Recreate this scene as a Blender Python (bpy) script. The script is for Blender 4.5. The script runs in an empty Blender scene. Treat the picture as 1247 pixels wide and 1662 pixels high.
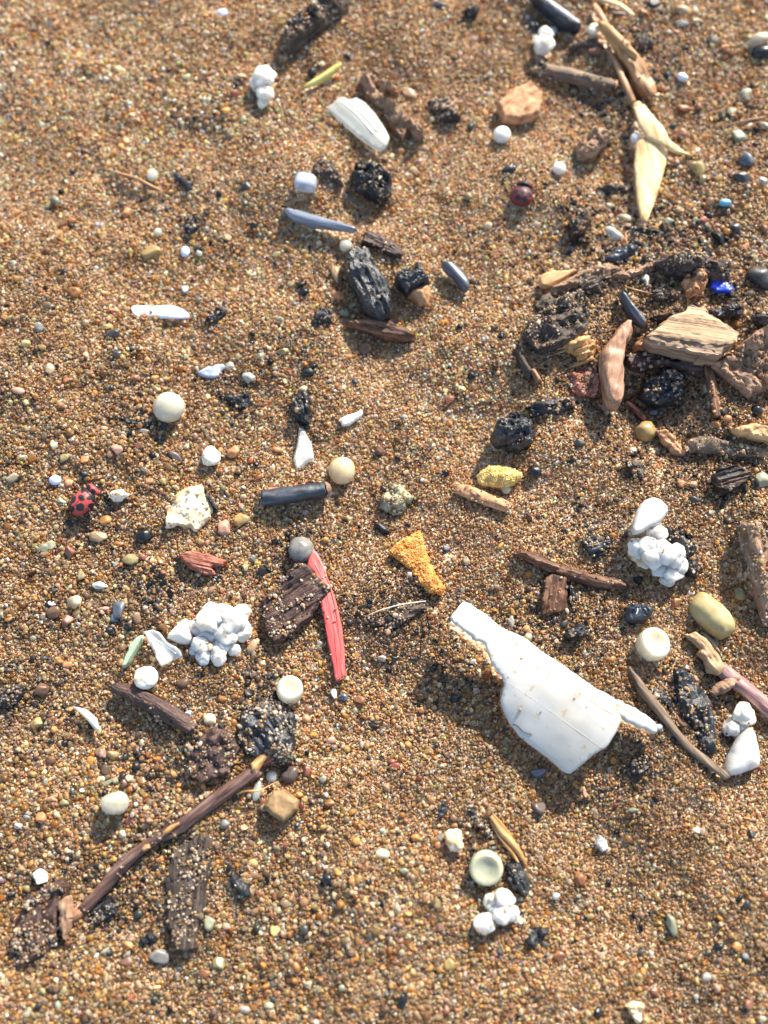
import bpy, bmesh, math, random
import numpy as np
from mathutils import Vector, Matrix
from mathutils.bvhtree import BVHTree
from mathutils.geometry import delaunay_2d_cdt

random.seed(7)
RNG = np.random.default_rng(7)
SC = bpy.context.scene
COL = SC.collection
MM = 0.001                       # everything below is laid out in millimetres, meshes are stored in metres

# ------------------------------------------------------------------ camera, sky, sun, exposure
CAM_D, CAM_T, VFOV = 137.0, math.radians(13), math.radians(52)
CAM_POS = np.array([0.0, -CAM_D * math.sin(CAM_T), CAM_D * math.cos(CAM_T)])
cam_data = bpy.data.cameras.new('camera')
cam = bpy.data.objects.new('camera', cam_data)
COL.objects.link(cam)
cam.location = CAM_POS * MM
cam.rotation_euler = (CAM_T, 0, 0)
cam_data.sensor_fit = 'VERTICAL'
cam_data.sensor_height = 36.0
cam_data.lens = 18.0 / math.tan(VFOV / 2)
cam_data.clip_start, cam_data.clip_end = 0.005, 200.0
cam_data.dof.use_dof = True
cam_data.dof.focus_distance = 0.1345
cam_data.dof.aperture_fstop = 11.0
SC.camera = cam

SUN_AZ, SUN_EL = math.radians(28), math.radians(32)      # azimuth from +Y towards +X
world = bpy.data.worlds.new('World')
SC.world = world
world.use_nodes = True
wn = world.node_tree
sky = wn.nodes.new('ShaderNodeTexSky')
sky.sky_type = 'NISHITA'
sky.sun_disc = False
sky.sun_elevation = SUN_EL
sky.sun_rotation = SUN_AZ
sky.air_density = 1.0
wn.links.new(sky.outputs[0], wn.nodes['Background'].inputs[0])
wn.nodes['Background'].inputs[1].default_value = 0.15
sun_data = bpy.data.lights.new('sun', 'SUN')
sun = bpy.data.objects.new('sun', sun_data)
COL.objects.link(sun)
sun_data.energy = 5.0
sun_data.angle = math.radians(0.53)
sun_data.color = (1.0, 0.94, 0.83)
sdir = Vector((math.sin(SUN_AZ) * math.cos(SUN_EL), math.cos(SUN_AZ) * math.cos(SUN_EL), math.sin(SUN_EL)))
sun.rotation_euler = sdir.to_track_quat('Z', 'Y').to_euler()
sun.location = sdir * 2
SC.view_settings.view_transform = 'Standard'
SC.view_settings.look = 'None'
SC.view_settings.gamma = 1.0
SC.view_settings.use_curve_mapping = False
SC.view_settings.exposure = 1.12
SC.cycles.max_bounces = 10
SC.cycles.transmission_bounces = 8
SC.cycles.use_denoising = True
SC.cycles.sample_clamp_indirect = 6.0

# ------------------------------------------------------------------ numeric helpers
def _hash(ix, iy, iz, seed):
    h = (ix.astype(np.uint32) * np.uint32(374761393) + iy.astype(np.uint32) * np.uint32(668265263)
         + iz.astype(np.uint32) * np.uint32(2147483647) + np.uint32((seed * 974711) & 0xffffffff))
    h = (h ^ (h >> np.uint32(13))) * np.uint32(1274126177)
    h = (h ^ (h >> np.uint32(16))) * np.uint32(2246822519)
    h = h ^ (h >> np.uint32(15))
    return h.astype(np.float64) / 4294967295.0 * 2 - 1

def noise(p, seed=0):
    p = np.asarray(p, float)
    i = np.floor(p).astype(np.int64)
    f = p - i
    f = f * f * f * (f * (f * 6 - 15) + 10)
    out = 0
    for dx in (0, 1):
        wx = f[:, 0] if dx else 1 - f[:, 0]
        for dy in (0, 1):
            wy = f[:, 1] if dy else 1 - f[:, 1]
            for dz in (0, 1):
                wz = f[:, 2] if dz else 1 - f[:, 2]
                out = out + wx * wy * wz * _hash(i[:, 0] + dx, i[:, 1] + dy, i[:, 2] + dz, seed)
    return out

def fbm(p, seed=0, octs=3):
    p = np.asarray(p, float)
    s, a, t = 0, 1.0, 0
    for k in range(octs):
        s = s + a * noise(p * 2 ** k, seed + k * 17); t += a; a *= 0.5
    return s / t

def p3(x, y, z=0.0):
    x = np.asarray(x, float); y = np.asarray(y, float)
    return np.stack([x, y, np.zeros_like(x) + z], -1)

def at(px, py, z=0.0):
    """point of the photograph (1247 x 1662) -> x, y in mm on the level z"""
    k = math.tan(VFOV / 2) / 831.0
    u = (np.asarray(px, float) - 623.5) * k
    v = (831.0 - np.asarray(py, float)) * k
    dy = v * math.cos(CAM_T) + math.sin(CAM_T)
    dz = v * math.sin(CAM_T) - math.cos(CAM_T)
    s = (z - CAM_POS[2]) / dz
    return u * s, CAM_POS[1] + dy * s

def px_mm(px, py):
    x0, y0 = at(px, py); x1, y1 = at(px + 1, py)
    return float(math.hypot(x1 - x0, y1 - y0))

# the beach: gentle swells plus hand placed hollows and mounds  (px, py, radius px, height mm)
BUMPS = [(330, 215, 60, -1.0), (250, 140, 120, 1.0), (60, 330, 50, -0.8), (215, 320, 60, -0.5), (960, 290, 60, -0.9), (1090, 640, 80, -1.4),
         (1000, 600, 60, -0.8), (700, 1110, 90, -1.2), (760, 1180, 70, -0.8), (590, 345, 45, -0.9), (430, 80, 50, -0.9), (1225, 840, 50, 2.6),
         (1235, 930, 40, 2.2), (1195, 960, 45, -1.2), (950, 560, 60, 0.8), (430, 1160, 90, 0.7), (330, 1190, 60, 0.8), (640, 990, 50, -0.5),
         (1150, 700, 60, 0.8), (930, 1300, 60, -0.4), (470, 870, 60, -0.5), (560, 1010, 50, -0.6), (860, 1240, 40, -0.7), (120, 860, 35, -0.6), (640, 470, 60, -0.4),
         (950, 480, 80, 1.0), (1120, 445, 60, 0.6), (180, 90, 60, -0.6), (330, 50, 60, 0.7), (700, 60, 90, 0.8), (760, 330, 70, 0.5), (1000, 860, 60, 0.6)]
_BX = [(*at(b[0], b[1]), b[2] * 0.08, b[3]) for b in BUMPS]

def hgt(x, y):
    x = np.atleast_1d(np.asarray(x, float)); y = np.atleast_1d(np.asarray(y, float))
    h = 1.3 * noise(p3(x / 26, y / 26), 3) + 1.35 * noise(p3(x / 12, y / 12), 5) + 0.42 * noise(p3(x / 4.2, y / 4.2), 9) + 0.12 * noise(p3(x / 1.7, y / 1.7), 13)
    for bx, by, r, a in _BX:
        d2 = ((x - bx) ** 2 + (y - by) ** 2) / (r * r)
        h = h + a * np.exp(-d2 * 1.6)
    return h

def ground_at(px, py, dz=0.0):
    z = 0.0
    for _ in range(4):
        x, y = at(px, py, z + dz)
        z = float(hgt(x, y)[0])
    return float(x), float(y), z

# crops of the photograph that the outlines were read from: letter -> corner; 1247 crop units = 420 px
CROP = {c: (x, y) for c, (x, y) in zip('ABCDEFGHIJKL', [(x, y) for y in (0, 410, 820, 1240) for x in (0, 410, 827)])}
KC = 420 / 1247

def cp(c, pts):
    if c == 'P':
        return [(float(a), float(b)) for a, b in pts]
    x0, y0 = CROP[c]
    return [(x0 + a * KC, y0 + b * KC) for a, b in pts]

# ------------------------------------------------------------------ materials
def srgb(r, g, b):
    f = lambda c: c / 12.92 if c <= 0.04045 else ((c + 0.055) / 1.055) ** 2.4
    return tuple(f(v / 255) for v in (r, g, b))

_M = {}
def mat(name, cols, scale=(900, 900, 900), rough=0.6, spec=0.4, bump=0.3, bdist=0.15, bscale=None, sss=0, sssr=1.0, trans=0, transl=0,
        alpha=1, detail=5, pos=None, coat=0, ior=1.5, speck=None, rvar=0.15):
    """noise-driven principled surface in the object's own space; colours are base colours of the thing itself"""
    if name in _M:
        return _M[name]
    m = bpy.data.materials.new(name); m.use_nodes = True; _M[name] = m
    nt = m.node_tree; N, L = nt.nodes, nt.links
    b = N['Principled BSDF']
    tc = N.new('ShaderNodeTexCoord'); oi = N.new('ShaderNodeObjectInfo')
    mp = N.new('ShaderNodeMapping'); mp.inputs['Scale'].default_value = scale
    mul = N.new('ShaderNodeMath'); mul.operation = 'MULTIPLY'; mul.inputs[1].default_value = 40
    L.new(oi.outputs['Random'], mul.inputs[0])
    L.new(tc.outputs['Object'], mp.inputs['Vector']); L.new(mul.outputs[0], mp.inputs['Location'])
    nz = N.new('ShaderNodeTexNoise'); nz.inputs['Scale'].default_value = 1; nz.inputs['Detail'].default_value = detail
    nz.inputs['Roughness'].default_value = 0.62
    L.new(mp.outputs[0], nz.inputs['Vector'])
    cr = N.new('ShaderNodeValToRGB'); e = cr.color_ramp.elements
    n = len(cols)
    ps = pos or ([0.5] if n == 1 else [0.3 + 0.4 * i / (n - 1) for i in range(n)])
    while len(e) > n: e.remove(e[-1])
    while len(e) < n: e.new(0.5)
    for el, p_, c in zip(e, ps, cols): el.position = p_; el.color = (*c, 1)
    L.new(nz.outputs[0], cr.inputs[0])
    colour = cr.outputs[0]
    if speck:                                     # (scale, threshold, colour) stains with a shape of their own
        n2 = N.new('ShaderNodeTexNoise'); n2.inputs['Scale'].default_value = speck[0]; n2.inputs['Detail'].default_value = 6
        L.new(tc.outputs['Object'], n2.inputs['Vector'])
        r2 = N.new('ShaderNodeValToRGB'); r2.color_ramp.elements[0].position = speck[1]; r2.color_ramp.elements[1].position = speck[1] + 0.1
        L.new(n2.outputs[0], r2.inputs[0])
        mx = N.new('ShaderNodeMix'); mx.data_type = 'RGBA'
        L.new(r2.outputs[0], mx.inputs[0]); L.new(colour, mx.inputs[6]); mx.inputs[7].default_value = (*speck[2], 1)
        colour = mx.outputs[2]
    L.new(colour, b.inputs['Base Color'])
    b.inputs['IOR'].default_value = ior
    b.inputs['Specular IOR Level'].default_value = spec
    mr = N.new('ShaderNodeMapRange'); mr.inputs[3].default_value = max(0.02, rough - rvar); mr.inputs[4].default_value = min(1, rough + rvar)
    L.new(nz.outputs[0], mr.inputs[0]); L.new(mr.outputs[0], b.inputs['Roughness'])
    if bump:
        nb = N.new('ShaderNodeTexNoise'); nb.inputs['Scale'].default_value = 1; nb.inputs['Detail'].default_value = 5
        mp2 = N.new('ShaderNodeMapping'); mp2.inputs['Scale'].default_value = bscale or tuple(s * 2.2 for s in scale)
        L.new(tc.outputs['Object'], mp2.inputs['Vector']); L.new(mul.outputs[0], mp2.inputs['Location']); L.new(mp2.outputs[0], nb.inputs['Vector'])
        bp = N.new('ShaderNodeBump'); bp.inputs['Strength'].default_value = bump; bp.inputs['Distance'].default_value = bdist * MM
        L.new(nb.outputs[0], bp.inputs['Height']); L.new(bp.outputs[0], b.inputs['Normal'])
    if sss:
        b.inputs['Subsurface Weight'].default_value = sss
        b.inputs['Subsurface Radius'].default_value = (1.0, 0.8, 0.55)
        b.inputs['Subsurface Scale'].default_value = sssr * MM
    if trans: b.inputs['Transmission Weight'].default_value = trans
    if coat:
        b.inputs['Coat Weight'].default_value = coat; b.inputs['Coat Roughness'].default_value = 0.12
    if alpha < 1: b.inputs['Alpha'].default_value = alpha
    if transl:
        tr = N.new('ShaderNodeBsdfTranslucent'); L.new(colour, tr.inputs[0])
        ms = N.new('ShaderNodeMixShader'); ms.inputs[0].default_value = transl
        L.new(b.outputs[0], ms.inputs[1]); L.new(tr.outputs[0], ms.inputs[2])
        L.new(ms.outputs[0], N['Material Output'].inputs[0])
    return m

FIB = (160, 1500, 1500)
def material(k):
    S = srgb
    T = {
     'charcoal': lambda: mat(k, [(0.006, 0.006, 0.007), (0.016, 0.016, 0.018), (0.085, 0.085, 0.09)], (350, 1500, 1500), 0.42, 0.55, 1.0, 0.26),
     'charcoal_slate': lambda: mat(k, [(0.012, 0.014, 0.018), (0.03, 0.035, 0.045), (0.075, 0.085, 0.10)], (300, 900, 900), 0.42, 0.5, 0.4, 0.12),
     'char_brown': lambda: mat(k, [(0.010, 0.009, 0.008), (0.022, 0.016, 0.013), (0.17, 0.075, 0.035)], FIB, 0.55, 0.4, 0.9, 0.2, pos=[0.3, 0.52, 0.66]),
     'char_bark': lambda: mat(k, [(0.028, 0.020, 0.016), (0.072, 0.050, 0.038), (0.16, 0.115, 0.085)], (300, 1300, 1300), 0.65, 0.35, 1.0, 0.45),
     'bark_dark': lambda: mat(k, [(0.022, 0.012, 0.010), (0.065, 0.034, 0.026), (0.15, 0.085, 0.062)], (200, 1500, 1500), 0.55, 0.4, 1.0, 0.4),
     'bark_brown': lambda: mat(k, [(0.10, 0.055, 0.033), (0.25, 0.145, 0.085), (0.42, 0.27, 0.17)], (250, 1200, 1200), 0.7, 0.3, 0.9, 0.22),
     'wood_tan': lambda: mat(k, [S(104, 78, 54), S(164, 132, 98), S(190, 160, 124)], FIB, 0.65, 0.3, 0.9, 0.18, pos=[0.28, 0.46, 0.68]),
     'wood_brown_pale': lambda: mat(k, [S(84, 64, 50), S(138, 112, 90), S(170, 144, 118)], FIB, 0.65, 0.3, 0.9, 0.18),
     'wood_light': lambda: mat(k, [S(150, 110, 74), S(196, 150, 102), S(214, 172, 122)], FIB, 0.6, 0.3, 0.5, 0.1),
     'wood_grey': lambda: mat(k, [S(62, 50, 40), S(118, 98, 80), S(150, 130, 108)], FIB, 0.7, 0.3, 0.8, 0.18),
     'wood_red': lambda: mat(k, [S(104, 70, 50), S(156, 114, 86), S(190, 150, 120)], FIB, 0.5, 0.4, 0.5, 0.12),
     'wood_russet': lambda: mat(k, [S(74, 38, 28), S(142, 84, 64), S(190, 130, 104)], FIB, 0.6, 0.35, 0.9, 0.18),
     'wood_brown': lambda: mat(k, [S(40, 26, 20), S(96, 64, 46), S(152, 112, 82)], FIB, 0.6, 0.35, 1.0, 0.2),
     'wood_orange': lambda: mat(k, [S(136, 94, 62), S(186, 136, 96), S(210, 164, 124)], (700, 1100, 1100), 0.7, 0.25, 0.6, 0.12, speck=(900, 0.62, S(110, 66, 40))),
     'wood_gold': lambda: mat(k, [S(108, 72, 40), S(176, 130, 78), S(212, 172, 116)], FIB, 0.5, 0.4, 0.8, 0.15),
     'twig_purple': lambda: mat(k, [S(48, 32, 28), S(96, 70, 60), S(142, 114, 102)], FIB, 0.5, 0.4, 0.8, 0.15),
     'twig_pink': lambda: mat(k, [S(92, 64, 60), S(148, 112, 106), S(186, 154, 146)], FIB, 0.6, 0.35, 0.7, 0.15),
     'straw': lambda: mat(k, [S(184, 144, 90), S(222, 190, 136), S(236, 214, 170)], (120, 1300, 1300), 0.42, 0.45, 0.4, 0.08, transl=0.15),
     'straw_red': lambda: mat(k, [S(112, 72, 44), S(168, 122, 82), S(196, 152, 108)], (120, 1300, 1300), 0.5, 0.4, 0.5, 0.08),
     'grass_yellow': lambda: mat(k, [S(176, 154, 50), S(208, 190, 92), S(226, 214, 140)], (120, 1600, 1600), 0.4, 0.4, 0.4, 0.06, transl=0.25),
     'plastic_white': lambda: mat(k, [(0.46, 0.42, 0.345), (0.50, 0.475, 0.42), (0.535, 0.515, 0.465)], (120, 200, 200), 0.42, 0.45, 0.12, 0.05, sss=0.15, sssr=0.4,
                                  speck=(1000, 0.62, S(176, 148, 104)), bscale=(900, 900, 900)),
     'plastic_cream': lambda: mat(k, [S(222, 206, 176), S(236, 226, 206), S(240, 236, 226)], (300, 600, 600), 0.5, 0.4, 0.2, 0.06, sss=0.35, sssr=0.8),
     'score_line': lambda: mat(k, [S(204, 190, 164), S(212, 200, 178)], rough=0.6, bump=0),
     'plastic_red': lambda: mat(k, [S(194, 66, 62), S(214, 98, 92), S(234, 164, 154)], (70, 1500, 1500), 0.45, 0.45, 0.8, 0.09, transl=0.08, pos=[0.25, 0.5, 0.72]),
     'plastic_blue': lambda: mat(k, [S(30, 60, 190), S(44, 84, 220)], (600, 600, 600), 0.35, 0.5, 0.2, 0.06),
     'plastic_turquoise': lambda: mat(k, [S(96, 170, 200), S(130, 196, 214)], (600, 600, 600), 0.35, 0.5, 0.2, 0.06),
     'foam_white': lambda: mat(k, [(0.52, 0.475, 0.40), (0.575, 0.55, 0.495), (0.61, 0.595, 0.555)], (500, 500, 500), 0.5, 0.4, 0.5, 0.10, sss=0.8, sssr=2.6,
                               speck=(700, 0.63, S(178, 144, 100)), bscale=(2600, 2600, 2600)),
     'foam_cream': lambda: mat(k, [S(206, 190, 158), S(228, 218, 196), S(238, 232, 220)], (500, 500, 500), 0.55, 0.35, 0.5, 0.1, sss=0.4, sssr=0.8,
                               speck=(700, 0.60, S(176, 144, 104)), bscale=(2200, 2200, 2200)),
     'foam_orange': lambda: mat(k, [S(222, 122, 40), S(242, 152, 64), S(250, 198, 124)], (1500, 1500, 1500), 0.45, 0.5, 1.0, 0.3, sss=0.35, sssr=0.6),
     'foam_yellow': lambda: mat(k, [S(232, 170, 78), S(246, 198, 108), S(252, 224, 156)], (1300, 1300, 1300), 0.6, 0.35, 1.0, 0.25, sss=0.35, sssr=0.7),
     'pellet_white': lambda: mat(k, [S(184, 180, 162), S(200, 196, 178)], (300, 300, 300), 0.3, 0.5, 0.2, 0.05, sss=0.9, sssr=4.0, trans=0.3, bscale=(1800, 1800, 1800)),
     'pellet_cream': lambda: mat(k, [S(196, 178, 138), S(210, 194, 158)], (300, 300, 300), 0.3, 0.5, 0.2, 0.05, sss=0.9, sssr=4.0, trans=0.3, bscale=(1800, 1800, 1800)),
     'pellet_green': lambda: mat(k, [S(168, 168, 138), S(188, 186, 158)], (300, 300, 300), 0.3, 0.5, 0.25, 0.05, sss=0.8, sssr=2.0, trans=0.12, bscale=(1800, 1800, 1800)),
     'shell_blue': lambda: mat(k, [S(70, 75, 82), S(104, 111, 121), S(148, 153, 160)], (90, 900, 900), 0.3, 0.5, 0.4, 0.07),
     'shell_dark': lambda: mat(k, [S(48, 51, 56), S(74, 78, 85), S(106, 111, 119)], (200, 900, 900), 0.36, 0.5, 0.4, 0.08),
     'shell_white': lambda: mat(k, [S(200, 196, 178), S(222, 220, 206), S(232, 232, 226)], (120, 1000, 1000), 0.34, 0.5, 0.4, 0.08, sss=0.3, sssr=0.7),
     'shell_rib': lambda: mat(k, [S(200, 200, 186), S(218, 218, 206), S(230, 230, 222)], (120, 1000, 1000), 0.28, 0.5, 0.4, 0.07, transl=.25, alpha=.62),
     'shell_tan': lambda: mat(k, [S(178, 128, 72), S(220, 198, 158), S(236, 226, 204)], (420, 420, 420), 0.5, 0.4, 0.6, 0.12, sss=0.2, sssr=0.6, speck=(500, 0.62, S(196, 148, 88))),
     'film_clear': lambda: mat(k, [S(206, 204, 192), S(226, 226, 220)], (300, 700, 700), 0.18, 0.5, 0.4, 0.1, transl=0.15, alpha=0.55),
     'film_white': lambda: mat(k, [S(216, 220, 228), S(232, 236, 242)], (200, 600, 600), 0.3, 0.5, 0.3, 0.08, sss=0.2, sssr=0.5),
     'film_blue': lambda: mat(k, [S(126, 134, 146), S(168, 174, 186), S(196, 200, 208)], (300, 900, 900), 0.4, 0.5, 0.6, 0.12, alpha=0.9),
     'glass_green': lambda: mat(k, [S(178, 198, 164), S(200, 216, 188)], (300, 500, 500), 0.3, 0.5, 0.3, 0.08, trans=0.35, sss=0.4, sssr=0.8),
     'beetle_black': lambda: mat(k, [(0.008, 0.007, 0.007), (0.02, 0.016, 0.016)], (900, 900, 900), 0.3, 0.5, 0.2, 0.03),
     'hair': lambda: mat(k, [(0.05, 0.03, 0.02)], rough=0.4, bump=0),
     'filament': lambda: mat(k, [S(206, 190, 168)], rough=0.3, bump=0),
     'crystal': lambda: mat(k, [S(226, 224, 220), S(240, 240, 240)], (500, 500, 500), 0.2, 0.5, 0.2, 0.06, trans=0.45, sss=0.2, sssr=0.6),
    }
    return _M[k] if k in _M else T[k]()

STONE = {  # word -> base colour of the stone
 'cream': srgb(226, 208, 172), 'white': srgb(226, 222, 212), 'bluish white': srgb(206, 212, 226), 'tan': srgb(186, 152, 110), 'amber': srgb(206, 140, 52),
 'orange': srgb(196, 128, 72), 'rusty': srgb(142, 86, 58), 'red': srgb(156, 80, 60), 'pink': srgb(204, 148, 120), 'brown': srgb(112, 78, 54),
 'yellow': srgb(214, 182, 104), 'olive': srgb(150, 136, 86), 'green-grey': srgb(134, 140, 112), 'pale green': srgb(160, 158, 130), 'dark green': srgb(48, 58, 48),
 'grey': srgb(120, 116, 108), 'dark grey': srgb(66, 64, 62), 'blue-grey': srgb(92, 102, 116), 'purple-grey': srgb(92, 78, 74), 'black': srgb(30, 30, 32)}
CLEARISH = {'cream', 'white', 'bluish white', 'amber', 'yellow', 'orange'}
def stone_mat(w, clear=False):
    c = np.array(STONE[w]); n = 'stone_' + w.replace(' ', '_').replace('-', '_') + ('_clear' if clear else '')
    return mat(n, [tuple(c * 0.66), tuple(c), tuple(np.minimum(c * 1.25, 0.85))], (700, 700, 700), 0.4 if w != 'black' else 0.33, 0.5, 0.5, 0.08,
               sss=0.3 if w in CLEARISH else 0, sssr=0.5, trans=0.45 if clear else 0, speck=None)

# ------------------------------------------------------------------ object helpers
ALL = []            # (V world mm, F) of everything that lies on the sand
SANDY = []          # (V, F, density) things that carry sand on their upper side
GRAINCUT = []

def place(o, parent=None):
    COL.objects.link(o)
    if parent is not None: o.parent = parent

def local(V, loc, ang):
    c, s = math.cos(-ang), math.sin(-ang)
    W = np.asarray(V, float) - np.asarray(loc, float)
    return np.stack([W[:, 0] * c - W[:, 1] * s, W[:, 0] * s + W[:, 1] * c, W[:, 2]], 1)

def raw_mesh(name, V, F, m, sharp=None, col=None):
    me = bpy.data.meshes.new(name)
    me.from_pydata([tuple(v) for v in np.asarray(V) * MM], [], [tuple(int(i) for i in f) for f in F])
    me.polygons.foreach_set('use_smooth', [True] * len(me.polygons))
    if sharp is not None: me.set_sharp_from_angle(angle=math.radians(sharp))
    if m: me.materials.append(m)
    if col is not None:
        a = me.color_attributes.new('col', 'FLOAT_COLOR', 'POINT')
        a.data.foreach_set('color', np.c_[col, np.ones(len(col))].ravel())
    me.update()
    return me

class Root:
    def __init__(s, o, loc, ang): s.o, s.loc, s.ang = o, np.asarray(loc, float), ang

def root(name, loc, ang, label, cat, group=None):
    o = bpy.data.objects.new(name, None); place(o)
    o.empty_display_size = 0.002
    o.location = np.asarray(loc) * MM; o.rotation_euler = (0, 0, ang)
    tag(o, label, cat, group)
    return Root(o, loc, ang)

def tag(o, label, cat, group=None):
    o['label'] = label; o['category'] = cat
    if group: o['group'] = group

def add(name, VF, m, label=None, cat=None, group=None, parent=None, ang=0.0, loc=None, sharp=None, col=None, sandy=0, keep=True):
    """one mesh object: a thing of its own (label, cat) or a part of parent"""
    V, F = np.asarray(VF[0], float), VF[1]
    if isinstance(m, str): m = material(m)
    if keep: ALL.append((V, F))
    if sandy: SANDY.append((V, F, sandy))
    if parent is not None:
        me = raw_mesh(name, local(V, parent.loc, parent.ang), F, m, sharp, col)
        o = bpy.data.objects.new(name, me); place(o, parent.o)
        if label: o['label'] = label
        return o
    if loc is None: loc = np.array([V[:, 0].mean(), V[:, 1].mean(), V[:, 2].min()])
    me = raw_mesh(name, local(V, loc, ang), F, m, sharp, col)
    o = bpy.data.objects.new(name, me); place(o)
    o.location = np.asarray(loc) * MM; o.rotation_euler = (0, 0, ang)
    tag(o, label, cat, group)
    return o

# ------------------------------------------------------------------ shapes (all return world V in mm, F)
def _resample(P, s):
    P = np.asarray(P, float); Q = np.r_[P, P[:1]]
    d = np.hypot(*np.diff(Q, axis=0).T); t = np.r_[0, np.cumsum(d)]
    n = max(8, int(t[-1] / s)); u = np.linspace(0, t[-1], n, endpoint=False)
    return np.c_[np.interp(u, t, Q[:, 0]), np.interp(u, t, Q[:, 1])]

def _inside(pts, poly):
    x, y = pts[:, 0], pts[:, 1]; r = np.zeros(len(pts), bool)
    n = len(poly)
    for i in range(n):
        x1, y1 = poly[i]; x2, y2 = poly[(i + 1) % n]
        c = ((y1 > y) != (y2 > y)) & (x < (x2 - x1) * (y - y1) / (y2 - y1 + 1e-12) + x1)
        r ^= c
    return r

def _segdist(pts, poly):
    D = np.full(len(pts), 1e9)
    for i in range(len(poly)):
        a = poly[i]; b = poly[(i + 1) % len(poly)]; ab = b - a
        t = np.clip(((pts - a) @ ab) / (ab @ ab + 1e-12), 0, 1)
        D = np.minimum(D, np.hypot(*(pts - a - t[:, None] * ab).T))
    return D

def smooth_poly(P, it=1):
    P = np.asarray(P, float)
    for _ in range(it):
        Q = np.roll(P, -1, 0); P = np.stack([P * .75 + Q * .25, P * .25 + Q * .75], 1).reshape(-1, 2)
    return P

_seed = [100]
def slab(px, thick, lift=0.6, ang=None, edge=None, e0=0.3, rough=0.1, fib=0.0, fscale=(0.25, 2.2), jit=0.08, s=None, zfun=None, tilt=(0, 0), curve=0.0,
         smooth=0, step=0.0, z=None, dz=0.0, under=0.0):
    """plate traced on the sand: real outline, thickness, rounded or broken edge, fibre ridges"""
    _seed[0] += 7; sd = _seed[0]
    px = np.asarray(px, float)
    cx, cy = px.mean(0)
    _, _, zc = ground_at(cx, cy, thick * lift * 0.7 + dz)
    if z is None:
        gx, gy = at(px[:, 0], px[:, 1], zc); mx_, my_ = gx.mean(), gy.mean()
        hh = np.r_[hgt(gx, gy), hgt(mx_ + (gx - mx_) * .55, my_ + (gy - my_) * .55), hgt(mx_, my_)]
        zc = float(np.percentile(hh, 66))
    else: zc = z
    zm = zc + thick * (lift - 0.3) + dz
    X, Y = at(px[:, 0], px[:, 1], zm)
    P = np.c_[X, Y]
    if smooth: P = smooth_poly(P, smooth)
    c = P.mean(0)
    if ang is None:
        u, sv, vt = np.linalg.svd(_resample(P, 0.2) - c); ang = math.atan2(vt[0, 1], vt[0, 0])
    ca, sa = math.cos(ang), math.sin(ang)
    R = np.array([[ca, sa], [-sa, ca]])
    Q = (P - c) @ R.T
    size = np.ptp(Q, axis=0).max()
    if s is None: s = min(0.36, max(0.14, size / 30))
    B = _resample(Q, s)
    if jit:
        B = B + jit * np.c_[fbm(p3(B[:, 0] * 1.6, B[:, 1] * 1.6), sd, 3), fbm(p3(B[:, 0] * 1.6, B[:, 1] * 1.6, 5), sd + 3, 3)] * 1.6
    lo, hi = B.min(0), B.max(0)
    g = np.stack(np.meshgrid(np.arange(lo[0], hi[0], s), np.arange(lo[1], hi[1], s * 0.9)), -1).reshape(-1, 2)
    g = g + (RNG.random(g.shape) - .5) * s * 0.45
    g = g[_inside(g, B)]
    if len(g):
        g = g[_segdist(g, B) > 0.45 * s]
    A = np.r_[B, g]
    v, e, f, ov, oe, of = delaunay_2d_cdt([Vector(a) for a in A], [], [list(range(len(B)))], 1, 1e-7)
    T = np.array([[w.x, w.y] for w in v]); n = len(T)
    F = []
    for t in f:
        a = T[list(t)]
        cr = (a[1, 0] - a[0, 0]) * (a[2, 1] - a[0, 1]) - (a[1, 1] - a[0, 1]) * (a[2, 0] - a[0, 0])
        F.append(list(t) if cr > 0 else list(t)[::-1])
    d = _segdist(T, B)
    edge = edge if edge is not None else min(thick, size * 0.25)
    w = 1 - np.clip(d / max(edge, 1e-6), 0, 1)
    prof = e0 + (1 - e0) * np.sqrt(np.clip(1 - w * w, 0, 1))
    h = thick * prof
    inn = np.clip(d / (0.4 * s + 1e-6), 0, 1) * 0.7 + 0.3
    if rough: h = h + rough * thick * fbm(p3(T[:, 0] * 0.9, T[:, 1] * 0.9), sd + 11, 4) * inn
    if fib: h = h + fib * fbm(p3(T[:, 0] * fscale[0], T[:, 1] * fscale[1]), sd + 21, 3) * inn
    if step:
        q = fbm(p3(T[:, 0] * 0.55, T[:, 1] * 0.55), sd + 31, 2)
        h = h + step * thick * (np.round(q * 3) / 3) * inn
    h = np.maximum(h, 0.06 * thick)
    off = tilt[0] * T[:, 0] + tilt[1] * T[:, 1]
    if curve:
        vm = max(abs(lo[1]), abs(hi[1])); off = off + curve * (1 - (T[:, 1] / vm) ** 2)
    if zfun is not None: off = off + zfun(T[:, 0], T[:, 1])
    z0 = zc - thick * (1 - lift) + dz
    W = (T @ R) + c
    top = np.c_[W, z0 + off + h]; bot = np.c_[W, z0 + off - under]
    # boundary edges
    cnt = {}
    for t in F:
        for i in range(3):
            cnt[(t[i], t[(i + 1) % 3])] = 1
    G = [tuple(t) for t in F] + [tuple(n + i for i in t[::-1]) for t in F]
    for (a, b) in list(cnt):
        if (b, a) not in cnt: G.append((b, a, a + n, b + n)[::1])
    return (np.r_[top, bot], G), ang

def _ico(n):
    bm = bmesh.new(); bmesh.ops.create_icosphere(bm, subdivisions=n, radius=1)
    V = np.array([v.co[:] for v in bm.verts]); F = [[v.index for v in f.verts] for f in bm.faces]; bm.free()
    return V, F
ICO = {n: _ico(n) for n in (1, 2, 3, 4)}

def rot_e(V, rx, ry, rz):
    return np.asarray(V) @ np.array(Matrix.Rotation(rz, 3, 'Z') @ Matrix.Rotation(ry, 3, 'Y') @ Matrix.Rotation(rx, 3, 'X')).T

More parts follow.
